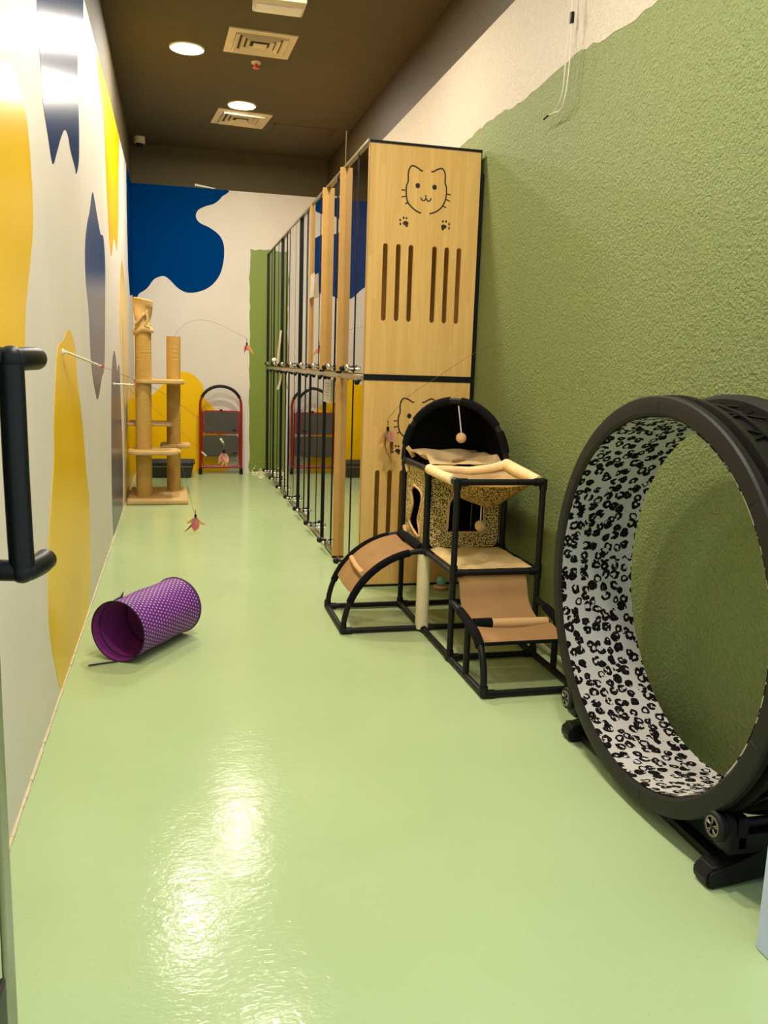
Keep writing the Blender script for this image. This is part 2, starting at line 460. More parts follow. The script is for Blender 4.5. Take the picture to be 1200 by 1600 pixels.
# back wall
cloud = [(-.40, 2.80), (.469, 2.80), (.457, 2.717), (.389, 2.652), (.309, 2.622), (.235, 2.581), (.211, 2.519), (.247, 2.462), (.345, 2.421), (.438, 2.354), (.481, 2.254), (.475, 2.1), (.431, 1.962), (.343, 1.859), (.231, 1.804), (.119, 1.792), (.034, 1.83), (-.039, 1.9), (-.087, 1.934), (-.136, 1.931), (-.197, 1.897), (-.258, 1.815), (-.332, 1.763), (-.40, 1.74)]
yel = [(-.40, .80), (-.368, .744), (-.288, .746), (-.213, .792), (-.1, .903), (-.024, .981), (.069, 1.015), (.163, .999), (.239, .931), (.276, .855), (.288, .758), (.384, .644), (.467, .482), (.512, .318), (.499, .146), (.467, .003), (-.40, .003)]
b = MB(); b.box(XL-.1, XR+.1, YB, YB+.1, 0, ZC)
b.mi = 1; b.prism([(XL, ZB), (XR, ZB), (XR, ZC), (XL, ZC)], 'Y', YB-.0012, YB+.01)
b.mi = 2
cs = smooth2(cloud, 5); cs = clip(clip(cs, 1, ZB, True), 0, XL, False); b.prism(cs, 'Y', YB-.001, YB+.01)
b.mi = 3
ys = smooth2(yel, 5); ys = clip(clip(clip(ys, 1, .003, False), 0, XL, False), 1, 1.02, True); b.prism(ys, 'Y', YB-.001, YB+.01)
b.mi = 4
rnd = random.Random(3)
g = [(1.5, .003), (1.5, 2.24)]
g += [(.74+.76*(1-k/16), 2.243+rnd.uniform(-.012, .012)) for k in range(17)]
g += [(.735+.004*sin(k*.9)+rnd.uniform(-.006, .006), 2.24-k*.056) for k in range(1, 40)]+[(.742, .003)]
b.prism(g, 'Y', YB-.001, YB+.01)
struct(b.build('wall_back', [M['white_wall'], M['brown_paint'], M['blue_paint'], M['yellow_paint'], M['green_paint']], smooth=False))
# right wall: stucco, green below, white band, brown on top
b = MB(); b.box(XR, XR+.1, YF-.05, YB+.1, 0, ZC)
edge = [(YF-.05+k*(YB-YF+.05)/150, 2.33+.012*sin(k*.35)+rnd.uniform(-.008, .008)) for k in range(151)]
b.mi = 1; b.prism(edge+[(YB, ZB), (YF-.05, ZB)], 'X', XR-.0012, XR+.01)
b.mi = 2; b.prism([(YF-.05, ZB), (YB, ZB), (YB, ZC), (YF-.05, ZC)], 'X', XR-.0012, XR+.01)
struct(b.build('wall_right', [M['green_stucco'], M['white_stucco'], M['brown_stucco']], smooth=False))
# worn sealant bead where the side walls meet the floor
for nm, x0, x1 in (('baseboard_left', XL, XL+.007), ('baseboard_right', XR-.009, XR)):
    b = MB(); N = 160
    for k in range(N):
        ya, yb = YF+(YB-YF)*k/N, YF+(YB-YF)*(k+1)/N; w = rnd.uniform(-.002, .002)
        b.box(x0-(w if nm.endswith('right') else 0), x1+(w if nm.endswith('left') else 0), ya, yb, 0, .007+w)
    struct(b.build(nm, M['sealant'], smooth=False))
# pale jamb at the doorway the photo is taken from
b = MB(); b.bbox(1.139, 1.34, 1.24, 1.31, -.6+.6, 2.2, .006)
struct(b.build('trim_1', M['jamb']))

# glass entrance door leaf, folded open beside the camera, with its long black pull handle
t = thing('glass_door', 'frameless glass door leaf edge-on at the left border with black pull handle', 'door', (-.245, .8, 0))
b = MB(); b.box(-.252, -.240, .3, 1.124, .30, 2.2); b.build('glass_pane', M['glass'], t, smooth=False)
b = MB(); b.bbox(-.2535, -.2385, 1.125, 1.201, .012, 1.6, .002); b.build('edge_strip', M['door_edge'], t)
b = MB(); b.bbox(-.256, -.236, .3, 1.124, .012, .30, .003); b.build('patch_rail', M['black'], t)
b = MB()
pts = smooth_path([(-.238, 1.19, 1.148), (-.222, 1.195, 1.150), (-.209, 1.19, 1.138), (-.2065, 1.19, 1.11), (-.206, 1.19, 1.0), (-.205, 1.19, .90), (-.2035, 1.19, .873), (-.215, 1.19, .862), (-.238, 1.19, .866)], 8)
h = MB(); h.tube([(-.207, 1.19, 1.135), (-.2065, 1.19, 1.10), (-.2060, 1.19, 1.0), (-.2045, 1.19, .90), (-.2035, 1.19, .867)], .0165, 20)
for z, x in ((1.142, -.2065), (.860, -.2035)):
    h.ball((x, 1.19, z), .0172, (1, 1, 1), 20, 14)
    h.tube([(x-.038, 1.19, z+.002), (x, 1.19, z)], .0145, 18)
    h.tube(smooth_path([(x, 1.19, z), (x+.008, 1.197, z), (x+.018, 1.225, z+.001), (x+.021, 1.25, z+.001)], 5), .0155, 20)
h.build('pull_handle', M['black_trim'], t)

# ------------------------------------------------------------------ ceiling fittings
def downlight(x, y, label):
    t = thing('ceiling_downlight', label, 'ceiling light', (x, y, ZC), 'round ceiling downlights')
    b = MB(); b.lathe([(-.001, .088), (-.006, .108), (0, .114), (.004, .114), (.004, .088)], (x, y, ZC-.003), 'Z', 40); b.build('trim_ring', M['ivory'], t)
    b = MB(); b.lathe([(-.002, .089), (-.0065, .082), (-.009, .0005)], (x, y, ZC-.002), 'Z', 40, closed=False); b.build('diffuser', M['lamp'] if y > 5 else M['lamp_near'], t)
    return t
downlight(.095, 6.08, 'lit round downlight left of the nearer square air vent')
downlight(.535, 7.22, 'lit round downlight beside the farther square air vent')
downlight(.52, 4.5, 'lit round downlight in the ceiling above the tall cat cabinets')
downlight(.40, 2.55, 'added, unseen fill downlight in the ceiling above the cat running wheel')  # downlight added out of view to brighten the cabinet end panel
downlight(.50, 1.42, 'added, unseen fill downlight in the ceiling just inside the doorway')  # another added lamp, gives the panel and wheel lining more light
def vent(cx, cy, s, rot, label):
    t = thing('ceiling_vent', label, 'air vent', (cx, cy, ZC), 'square ceiling air vents')
    Mx = Matrix.Translation((cx, cy, ZC)) @ Matrix.Rotation(rot, 4, 'Z')
    def ring(o, i, z0, z1, name, mat):
        b = MB(); V = []
        for r, z in ((o, z0), (i, z1), (i, z1+.004), (o, 0)):
            V.append([b.bm.verts.new(Mx @ Vector((sx*r, sy*r, z))) for sx, sy in ((-1, -1), (1, -1), (1, 1), (-1, 1))])
        for k in range(4):
            A, B = V[k], V[(k+1) % 4]
            for q in range(4): b.bm.faces.new((A[q], A[(q+1) % 4], B[(q+1) % 4], B[q]))
        return b.build(name, mat, t, smooth=False)
    ring(s, s*.78, -.008, -.012, 'frame', M['ivory'])
    for k, (o, i) in enumerate(((.76, .63), (.56, .45), (.39, .29))):
        ring(s*o, s*i, -.022, -.006, 'louvre', M['ivory'])
    b = MB(); b.box(-s*.20, s*.20, -s*.17, s*.17, -.022, -.016, Mx); b.build('centre_plate', M['ivory'], t, smooth=False)
    b = MB(); b.box(-s*.8, s*.8, -s*.8, s*.8, -.003, -.001, Mx); b.build('recess', M['vent_dark'], t, smooth=False)
vent(.545, 5.84, .212, R(2), 'white square louvred air vent nearest the camera, sprinkler head beside it')
vent(.557, 7.60, .222, R(6), 'farther white square louvred air vent next to a lit downlight')
t = thing('sprinkler_head', 'small red sprinkler head hanging from the brown ceiling', 'sprinkler', (.554, 6.2, ZC))
b = MB(); b.lathe([(0, .034), (-.010, .03), (-.012, .014), (0, .014)], (.554, 6.2, ZC), 'Z', 24); b.build('escutcheon', M['ivory'], t)
b = MB(); b.lathe([(-.002, .013), (-.03, .012), (-.034, .006)], (.554, 6.2, ZC), 'Z', 16, closed=False)
b.lathe([(-.036, .022), (-.040, .022), (-.041, .004), (-.036, .004)], (.554, 6.2, ZC), 'Z', 20); b.build('nozzle', M['orange_red'], t)
t = thing('dome_camera', 'small white dome camera on the dark ceiling in the far left corner', 'security camera', (-.30, 8.55, ZC))
b = MB(); b.lathe([(0, .052), (-.05, .052), (-.058, .046), (-.058, .001), (0, .001)], (-.30, 8.55, ZC), 'Z', 32); b.build('housing', M['ivory'], t)
b = MB(); b.ball((-.30, 8.55, ZC-.056), .036, (1, 1, .8)); b.build('lens_dome', M['black'], t)
t = thing('emergency_light', 'cream box light fitting cut off by the top edge of the photo', 'light fitting', (.57, 5.1, ZC))
b = MB(); b.bbox(.435, .715, 4.93, 5.13, ZC-.085, ZC, .008); b.build('housing', M['ivory'], t)
b = MB(); b.bbox(.45, .70, 5.0, 5.11, ZC-.092, ZC-.082, .003); b.build('cover', M['paper'], t)
t = thing('access_panel', 'flush brown access hatch in the ceiling near the cabinet tops', 'ceiling hatch', (1.12, 7.85, ZC))
b = MB(); b.bbox(.85, 1.38, 7.66, 8.02, ZC-.005, ZC, .002); b.build('hatch_board', M['brown_paint'], t)
b = MB()
for a in ((.842, 1.388, 7.652, 7.659), (.842, 1.388, 8.021, 8.028), (.842, .849, 7.652, 8.028), (1.381, 1.388, 7.652, 8.028)):
    b.box(a[0], a[1], a[2], a[3], ZC-.007, ZC)
b.build('hatch_frame', M['hatch_line'], t, smooth=False)
b = MB(); b.prism([(.20, 2.800), (.205, 2.822), (.40, 2.792), (.38, 2.787)], 'Y', YB-.012, YB)  # thin white strip on the brown band of the back wall
tag(b.build('white_strip', M['paper'], smooth=False, org=(.3, YB, 2.8)), 'thin white strip at the top edge of the blue wall shape', 'cable cover')
# cable on the right wall
t = thing('hanging_cable', 'looped white cable hanging on the upper right wall', 'cable', (1.49, 3.2, 2.785))
b = MB()
b.tube(smooth_path([(1.487, 3.20, 2.785), (1.47, 3.20, 2.6), (1.47, 3.198, 2.47), (1.47, 3.195, 2.30), (1.47, 3.215, 2.19), (1.47, 3.25, 2.152), (1.47, 3.31, 2.157), (1.47, 3.36, 2.162)], 6), .0024, 8)
b.tube(smooth_path([(1.47, 3.31, 2.157), (1.468, 3.27, 2.175), (1.468, 3.235, 2.22), (1.468, 3.225, 2.32), (1.468, 3.205, 2.47), (1.487, 3.206, 2.785)], 6), .0024, 8)
b.build('cord', M['cord_white'], t)
b = MB(); b.tube([(1.47, 3.36, 2.162), (1.47, 3.405, 2.156)], .004, 8); b.build('plug', M['black'], t)
b = MB(); b.bbox(1.463, 1.477, 3.19, 3.206, 2.445, 2.485, .003); b.build('clip', M['black'], t)

# ------------------------------------------------------------------ cat cabinets
XG, XW = .915, 1.482          # glass plane, back
ZM0, ZM1, ZT = 1.072, 1.102, 2.21
U, Y00 = .572, 4.173
upper_slots = [slot(x, 1.366, 1.738, .026) for x in (1.009, 1.075, 1.139, 1.261, 1.325, 1.389)]
face_l = [(1.185, 2.091), (1.177, 2.088), (1.157, 2.1), (1.133, 2.108), (1.118, 2.097), (1.111, 2.071), (1.112, 2.035), (1.104, 2.012), (1.104, 1.976), (1.112, 1.94), (1.133, 1.916), (1.157, 1.9), (1.183, 1.89)]
face_r = [(1.227, 2.09), (1.236, 2.088), (1.253, 2.098), (1.276, 2.107), (1.291, 2.1), (1.299, 2.079), (1.3, 2.042), (1.308, 2.021), (1.309, 1.985), (1.304, 1.958), (1.289, 1.928), (1.261, 1.904), (1.226, 1.89)]
mouth = [(1.179, 1.964), (1.183, 1.955), (1.192, 1.95), (1.201, 1.954), (1.205, 1.963), (1.211, 1.954), (1.221, 1.949), (1.229, 1.957), (1.231, 1.965)]
nose = [(1.197, 1.975), (1.21, 1.975), (1.205, 1.965)]
whisk = [[(1.079, 1.992), (1.098, 1.992)], [(1.081, 1.959), (1.101, 1.964)], [(1.1, 1.929), (1.116, 1.936)], [(1.312, 1.99), (1.332, 1.988)], [(1.31, 1.964), (1.329, 1.957)], [(1.292, 1.934), (1.311, 1.925)]]
pawl = [(1.078, 1.851), (1.095, 1.863), (1.11, 1.862), (1.08, 1.833)]
pawr = [(1.297, 1.86), (1.314, 1.861), (1.33, 1.849), (1.33, 1.829)]
def paws(dz):
    H = []
    for pts, c, s in ((pawl, (1.105, 1.836), -1), (pawr, (1.304, 1.833), 1)):
        for x, z in pts: H.append(circ(x, z+dz, .0045, .0062, 10))
        H.append([(c[0]+s*u, c[1]+dz+v) for u, v in ((-.016, .006), (-.006, .013), (.006, .011), (.014, .004), (.010, -.004), (.001, -.008), (-.004, -.017), (-.012, -.014), (-.013, -.004))])
    return H
def cat_lines(dz, parent):
    b = MB()
    def stroke(P, w=.0034):
        P = [(x, Y00-.0008, z+dz) for x, z in P]
        P = smooth_path(P, 4) if len(P) > 2 else P
        rr = b
        # flat-ish routed groove drawn as a thin inlay
        V = [Vector(p) for p in P]
        L, Rr = [], []
        for i, p in enumerate(V):
            d = (V[min(i+1, len(V)-1)]-V[max(i-1, 0)]).normalized(); n = Vector((d.z, 0, -d.x))*w
            L.append((p.x+n.x, p.z+n.z)); Rr.append((p.x-n.x, p.z-n.z))
        for i in range(len(V)-1):
            b.prism([L[i], L[i+1], Rr[i+1], Rr[i]], 'Y', Y00-.0008, Y00+.004)
    for s in (face_l, face_r): stroke(s)
    stroke(mouth, .003)
    for s in whisk: stroke(s, .0028)
    for x, zz in ((1.161, 2.018), (1.247, 2.017)): b.prism(circ(x, zz+dz, .0115, .0125, 18), 'Y', Y00-.0008, Y00+.004)
    b.prism([(x, zz+dz) for x, zz in nose], 'Y', Y00-.0008, Y00+.004)
    for P in paws(dz): b.prism(P, 'Y', Y00-.0008, Y00+.004)
    return b.build('cat_face_drawing', M['ink'], parent, smooth=False)

def latch(y, z, parent, out=.0):
    """sliding bolt: thin rod along the rail, black ball, silver ball"""
    o = MB(); o.tube([(XG-.020-out, y-.07, z), (XG-.020-out, y+.12, z)], .003, 8)
    o.tube([(XG-.002, y-.05, z), (XG-.026-out, y-.05, z)], .006, 8)
    o.tube([(XG-.002, y+.07, z), (XG-.026-out, y+.07, z)], .006, 8)
    o.ball((XG-.024-out, y+.0, z+.004), .018, (1, 1, 1), 14, 10)
    lt = o.build('door_latch', M['chrome'], parent)
    k = MB(); k.ball((XG-.028-out, y+.13, z), .0175, (1, 1, 1), 14, 10); k.tube([(XG-.026-out, y+.13, z), (XG-.002, y+.13, z)], .006, 8)
    k.build('latch_knob', M['black'], lt)

place = ['end cabinet nearest the camera with cat-face wooden end panels', 'second cat cabinet from the wooden cat-face end', 'third glass cat cabinet from the cat-face end, white note on its glass',
         'fourth glass cat cabinet from the wooden cat-face end', 'fifth glass cat cabinet from the wooden cat-face end', 'sixth glass cat cabinet, white cloth on its door', 'seventh glass cat cabinet, second from the far wall', 'last glass cat cabinet against the green strip of the far wall']
for i in range(8):
    y0 = Y00+U*i; y1 = y0+U
    t = thing('cat_cabinet', place[i], 'cat cabinet', (1.2, (y0+y1)/2, 0), 'two-tier glass fronted cat cabinets')
    # boards
    for z0, z1, nm in ((.03, .045, 'floor_board'), (ZM0+.003, ZM1-.003, 'middle_board'), (ZT-.022, ZT-.008, 'top_board')):
        b = MB(); b.box(XG+.012, XW, y0+.013, y1-.001, z0, z1); b.build(nm, M['wood_dark'], t, smooth=False)
    b = MB(); b.box(XW-.012, XW, y0+.013, y1-.001, .045, ZT-.022); b.build('back_board', M['wood_dark'], t, smooth=False)
    if i == 0:
        for z0, z1, dz, nm in ((ZM1, ZT-.012, 0, 'upper_end_panel'), (.012, ZM0, -1.122, 'lower_end_panel')):
            sl = [slot(x-.006*(dz != 0), 1.366+dz, 1.738+dz, .026) for x in (1.009, 1.075, 1.139, 1.261, 1.325, 1.389)]
            holes = sl
            e = holed([(XG+.006, z0), (XW, z0), (XW, z1), (XG+.006, z1)], holes, 'Y', Y00, Y00+.013, nm, M['wood'], t)
            cat_lines(dz, e)
        for bx in ((XG, XW+.004, Y00-.004, Y00+.016, ZT-.012, ZT), (XG, XW+.004, Y00-.004, Y00+.016, ZM0, ZM1), (XW, XW+.004, Y00-.002, Y00+.014, .012, ZT-.012), (XG+.003, XW+.004, Y00-.002, Y00+.014, 0, .012)):
            b = MB(); b.box(*bx); b.build('edge_trim', M['black_trim'], t, smooth=False)
        b = MB(); b.box(XW+.0045, XR-.002, Y00+.0, Y00+.03, .0, 2.10); b.build('gap_strip', M['black_trim'], t, smooth=False)  # black strip put in for the dark gap between cabinet and wall
        b = MB(); b.box(XG-.0005, XG+.006, Y00-.001, Y00+.014, .012, ZT-.012); b.build('edge_band', M['wood_edge'], t, smooth=False)
    else:
        for z0, z1, up in ((ZM1, ZT-.01, 1), (.03, ZM0, 0)):
            wood = (i == 1) or (up and i == 2)
            ex = XG-.030 if wood else (XG-.018 if up and i == 3 else XG-.007)
            b = MB(); b.box(XG+.014, XW, y0+.001, y0+.012, z0, z1); b.build('side_panel', M['wood_dark'], t, smooth=False)
            b = MB(); b.box(ex, XG+.014, y0+.001, y0+(.019 if wood else .017), z0, z1)
            if wood: b.box(ex+.006, XG, y0+.0185, y0+.03, z0, z1)
            b.build('edge_strip', M['wood_edge'] if (wood or (up and i == 3)) else M['black_trim'], t, smooth=False)
            if wood:
                b = MB(); b.box(ex-.001, XG, y0+.0005, y0+.031, z0-.008, z0+.006); b.build('end_cap', M['black_trim'], t, smooth=False)
    # aluminium rails
    for z0, z1, nm in ((ZT-.012, ZT+.002, 'top_rail'), (ZM0-.004, ZM1-.006, 'middle_rail'), (.012, .03, 'bottom_rail')):
        b = MB(); b.bbox(XG-.010, XG+.014, y0+.001, y1+.0, z0, z1, .002, 1); b.build(nm, M['aluminium'], t)
    # glass doors
    for z0, z1, nm in ((ZM1+.003, ZT-.014, 'upper_glass_door'), (.034, ZM0-.006, 'lower_glass_door')):
        tw = (0, .003, -.004, .005, -.007, .004, -.003, 0)[i]*(1 if nm[0] == 'u' else .5)      # doors hang a hair out of line
        b = MB(); b.prism([(XG-.0005+.003, y0+.012), (XG+.0005+.003, y0+.012), (XG+.0005+.003+tw, y1-.012), (XG-.0005+.003+tw, y1-.012)], 'Z', z0, z1); d = b.build(nm, M['glass'], t, smooth=False)
        b = MB(); ym = (y0+y1)/2-.03; b.box(XG-.0015, XG+.004, ym-.002, ym+.002, z0, z1); b.build('door_seam', M['black_trim'], d, smooth=False)
    latch((y0+y1)/2, ZM1+.022, t)
    latch((y0+y1)/2-.05, .055, t, .02)
    k = MB(); k.ball((XG-.026, y0+.03, ZM0-.012), .014, (1, 1, 1.1), 12, 8); k.tube([(XG-.02, y0+.03, ZM0-.012), (XG-.008, y0+.03, ZM0)], .007, 8); k.build('rail_knob', M['black'], t)
    if i == 7:
        b = MB(); b.box(XG-.010, XG+.012, y1+.001, y1+.02, .0, ZT); b.build('end_post', M['black_trim'], t, smooth=False)
# thin stick on the cabinet top
b = MB(); b.tube(smooth_path([(.908, 4.742, 2.205), (.9085, 4.74, 2.30), (.9105, 4.74, 2.385)], 4), .0022, 8)
tag(b.build('cabinet_wire', M['wire'], org=(.908, 4.742, 2.21)), 'thin wire standing upright on the cabinet top', 'wire')

# notes stuck on the glass
def note(name, y0, y1, z0, z1, label, curl=.012, lines=0):
    t = thing(name, label, 'paper note', (XG-.012, (y0+y1)/2, z0))
    b = MB(); b.grid(lambda u, v: Vector((XG-.013-curl*(1-v)**2, y0+(y1-y0)*u, z0+(z1-z0)*v)), 4, 8); b.solid(.0006); b.build('sheet', M['paper'], t)
    if lines:
        b = MB()
        for k in range(lines):
            z = z1-.02-k*(z1-z0-.03)/lines; b.box(XG-.0155, XG-.0145, y0+.03, y1-.03-.05*(k % 3), z-.003, z)
        b.build('printed_lines', M['print'], t, smooth=False)
note('paper_note', 5.70, 5.88, 1.58, 1.735, 'small white note on the upper glass of the third cabinet', .006)
note('printed_sheet', 5.03, 5.26, .912, 1.05, 'white printed sheet taped to the lower glass near the wooden post', .002, 6)
note('curled_note', 7.42, 7.58, .905, 1.045, 'curled white paper hanging below the middle rail far down the cabinets', .03)
t = thing('hanging_cloth', 'long white cloth hanging on the upper glass far down the cabinets', 'cloth', (XG-.03, 7.5, 1.13))
b = MB(); b.grid(lambda u, v: Vector((XG-.018-.025*(1-v)-.006*sin(u*12), 7.42+.17*u+.03*(1-v)*sin(3*u), 1.13+.285*v)), 8, 10); b.solid(.003); b.build('cloth_strip', M['paper'], t)
b = MB(); b.ball((XG-.06, 7.62, 1.16), .022, (1, 1, .9)); b.build('cloth_bundle', M['paper'], t)

# ------------------------------------------------------------------ cat activity tower
X0, X1, X2 = .69, 1.045, 1.40
Y0, Y1, Y2, Y3 = 3.80, 3.42, 3.03, 2.645
Z1, Z2, r = .358, .716, .0125
T = thing('cat_activity_tower', 'black tube-frame cat play tower with leopard house, hammock, ramp and steps', 'cat play tower', (1.1, 3.3, 0))
z = r+.002
b = MB()
for p, q in (((X0, Y0), (X2, Y0)), ((X0, Y1), (X2, Y1)), ((X0, Y0), (X0, Y1)), ((X1, Y0), (X1, Y3)), ((X2, Y0), (X2, Y3)), ((X1, Y2), (X2, Y2)), ((X1, Y3), (X2, Y3))):
    b.tube([(*p, z), (*q, z)], r)
b.build('base_frame', M['black'], T)
for zz, nm in ((Z1, 'lower_frame'), (Z2, 'upper_frame')):
    b = MB()
    for p, q in (((X1, Y0), (X2, Y0)), ((X1, Y1), (X2, Y1)), ((X1, Y2), (X2, Y2)), ((X1, Y0), (X1, Y2)), ((X2, Y0), (X2, Y2))):
        b.tube([(*p, zz), (*q, zz)], r)
    b.build(nm, M['black'], T)
for x, y in ((X1, Y0), (X1, Y1), (X2, Y1), (X2, Y0), (X1, Y2), (X2, Y2)):
    b = MB(); b.tube([(x, y, z), (x, y, Z2+.004)], r, 12); b.build('post', M['black'], T)
for x, y in ((X1, Y0), (X1, Y1), (X2, Y1), (X2, Y0), (X1, Y2), (X2, Y2)):
    for zz in (z, Z1, Z2):
        b = MB(); b.tube([(x, y, max(.003, zz-.03)), (x, y, zz+(.03 if zz < Z2 else .012))], r+.0035, 12)
        for dx, dy in ((1, 0), (-1, 0), (0, 1), (0, -1)):
            if X1-.01 <= x+dx*.05 <= X2+.01 and Y2-.01 <= y+dy*.05 <= Y0+.01:
                b.tube([(x, y, zz), (x+dx*.038, y+dy*.038, zz)], r+.0035, 12)
        b.build('connector', M['black_trim'], T)
for x, y in ((X0, Y0), (X0, Y1), (X1, Y3), (X2, Y3)):
    b = MB(); b.ball((x, y, z+.003), r+.004); b.tube([(x, y, z), (x, y, z+.03)], r+.0035, 12); b.tube([(x, y, z), (x+(.04 if x < 1.2 else -.04), y, z)], r+.0035, 12)
    b.build('connector', M['black_trim'], T)
# ramp
def arc(t, rad=X1-X0): return (X1-rad*cos(t), rad*sin(t)*1.0+z*.3)
for y in (Y0, Y1):
    b = MB(); b.tube([(arc(pi/2*k/16)[0], y, arc(pi/2*k/16)[1]) for k in range(17)], r, 12); b.build('ramp_rail', M['black'], T)
    b = MB(); b.tube([(arc(pi/2*k/16)[0], y, arc(pi/2*k/16)[1]) for k in range(4, 15)], r+.004, 12); b.build('ramp_sleeve', M['fabric_black'], T)
b = MB(); b.grid(lambda u, v: Vector((arc(.47+(1.47-.47)*u, .352)[0], Y1+.015+(Y0-Y1-.03)*v, arc(.47+(1.47-.47)*u, .352)[1]+.006-.010*sin(pi*v))), 14, 6); b.solid(.004); b.build('ramp_fabric', M['tan_canvas'], T)
a0 = arc(.74, .362)
b = MB(); b.tube([(a0[0], Y1+.03, a0[1]+.010), (a0[0]+.004, (Y0+Y1)/2, a0[1]+.006), (a0[0]+.01, Y0-.06, a0[1]+.014)], .012, 12); b.build('fabric_roll', M['tan_canvas'], T)
b = MB(); b.tube([(X1-.012, Y1+.02, Z1+.008), (X1-.012, Y0-.02, Z1+.008)], .021, 10); b.build('rail_sleeve', M['fabric_black'], T)
b = MB(); b.tube([(X1-.002, Y1, .012), (X1-.002, Y1, Z1-.012)], .029, 24); b.build('scratching_pole', M['sisal_white'], T)
# house
hy = smooth2([(3.62, .612), (3.535, .60), (3.52, .565), (3.545, .515), (3.57, .47), (3.545, .435), (3.545, .395), (3.70, .43), (3.69, .475), (3.665, .53), (3.695, .58), (3.66, .61)], 3)
def rrect(a0, a1, c0, c1, rad, n=4):
    P = []
    for (cx, cz, s) in ((a1-rad, c1-rad, 0), (a0+rad, c1-rad, 1), (a0+rad, c0+rad, 2), (a1-rad, c0+rad, 3)):
        for k in range(n+1): P.append((cx+rad*cos(pi/2*(s+k/n)), cz+rad*sin(pi/2*(s+k/n))))
    return P
holed(rrect(Y1+.02, Y0-.02, Z1+.014, Z2-.016, .03), [hy], 'X', X1+.006, X1+.012, 'house_side', M['leopard_small'], T)
b = MB(); b.tube([(X1+.006, u, v) for u, v in hy], .0055, 6, closed=True); b.build('side_hole_trim', M['tan_canvas'], T)
dh = [(1.143, .437), (1.315, .437)]+[(1.315-.001*k, .437+.02*k) for k in range(1, 6)]+[(1.229+.083*cos(pi*k/10), .555+.062*sin(pi*k/10)) for k in range(11)]+[(1.147-.0006*k, .545-.02*k) for k in range(1, 5)]
holed(rrect(X1+.02, X2-.02, Z1+.014, Z2-.016, .03), [dh], 'Y', Y1+.006, Y1+.012, 'house_front', M['leopard_small'], T)
b = MB(); b.tube([(u, Y1+.006, v) for u, v in dh], .0055, 6, closed=True); b.build('door_hole_trim', M['tan_canvas'], T)
b = MB(); b.box(X2-.016, X2-.012, Y1+.02, Y0-.02, Z1+.014, Z2-.016); b.box(X1+.02, X2-.02, Y0-.016, Y0-.012, Z1+.014, Z2-.016)
b.box(X1+.015, X2-.015, Y1+.015, Y0-.015, Z1+.004, Z1+.010); b.box(X1+.015, X2-.015, Y1+.015, Y0-.015, Z2-.012, Z2-.006); b.build('house_lining', M['fabric_black'], T, smooth=False)
# top bed
def bed(u, v):
    x = X1+.012+(X2-X1-.024)*u; y = Y1+.012+(Y0-Y1-.024)*v
    e = min(u, 1-u, v, 1-v); rim = max(0, 1-e/.16)
    h = Z2+.012+.038*(1-(1-rim)**2)*(rim > 0)*(1-.75*max(0, 1-v/.2)) + .008*sin(13*u+5*v)*sin(9*v)
    return Vector((x, y, h))
b = MB(); b.grid(bed, 28, 28); b.solid(.012); b.build('top_bed', M['plush'], T)
b = MB(); b.ball((1.245, 3.60, Z2+.014), .03, (1.2, .8, .25)); b.build('bed_patch', M['plush_brown'], T)
# hood: hoop across the diagonal and black fabric back to the corner
pa, pb = Vector((X1-.006, Y0, Z2)), Vector((X2, Y1+.004, Z2))
mid = (pa+pb)/2; hx = (pb-pa)/2
HR = .285
hoop = [mid+hx*(-cos(pi*k/28))+Vector((0, 0, HR*sin(pi*k/28)**.92)) for k in range(29)]
b = MB(); b.tube(hoop, r+.001, 12); b.build('hood_hoop', M['black'], T)
corner = Vector((X2, Y0, Z2+.01))
def hood(u, v):
    k = u*28; i = min(27, int(k)); f = k-i
    p = hoop[i]*(1-f)+hoop[i+1]*f
    q = p.lerp(corner, v); bulge = .07*sin(pi*v)*sin(pi*u)
    d = (corner-mid).normalized()
    return q+Vector((d.x*.0, d.y*.0, bulge*1.5))
b = MB(); b.grid(hood, 28, 10); b.solid(.003); b.build('hood_fabric', M['fabric_black'], T)
for k0, k1 in ((2, 5), (6, 13), (15, 22), (23, 26)):
    b = MB(); b.tube(hoop[k0:k1+1], r+.006, 12); b.build('hood_sleeve', M['fabric_black'], T)
for p, q in (((X1+.003, Y0-.02, Z2+.06), (X1+.03, Y0-.04, Z2+.015)), ((X2-.003, Y1+.03, Z2-.03), (X2-.03, Y1+.02, Z2-.055)), ((X1+.001, Y0-.03, Z2-.02), (X1+.001, Y0-.06, Z2-.05)), ((X1+.001, Y0-.03, Z1+.045), (X1+.001, Y0-.06, Z1+.012))):
    p, q = Vector(p), Vector(q)
    b = MB(); b.tube([p, p.lerp(q, .5)+Vector((0, 0, .004)), q], .011, 6); b.build('corner_strap', M['tan_canvas'], T)
def pom(top, c, rad):
    b = MB(); b.ball(c, rad, (1, 1, 1), 20, 14); p = b.build('hanging_pompom', M['pompom'], T)
    b = MB(); b.tube([top, (c[0], c[1], c[2]+rad*.8)], .0028, 6); b.build('string', M['cord_white'], p)
pom((mid.x+.01, mid.y-.01, Z2+HR-.02), (1.243, 3.585, .838), .0235)
pom((1.222, 3.23, .60), (1.222, 3.23, .505), .0235)
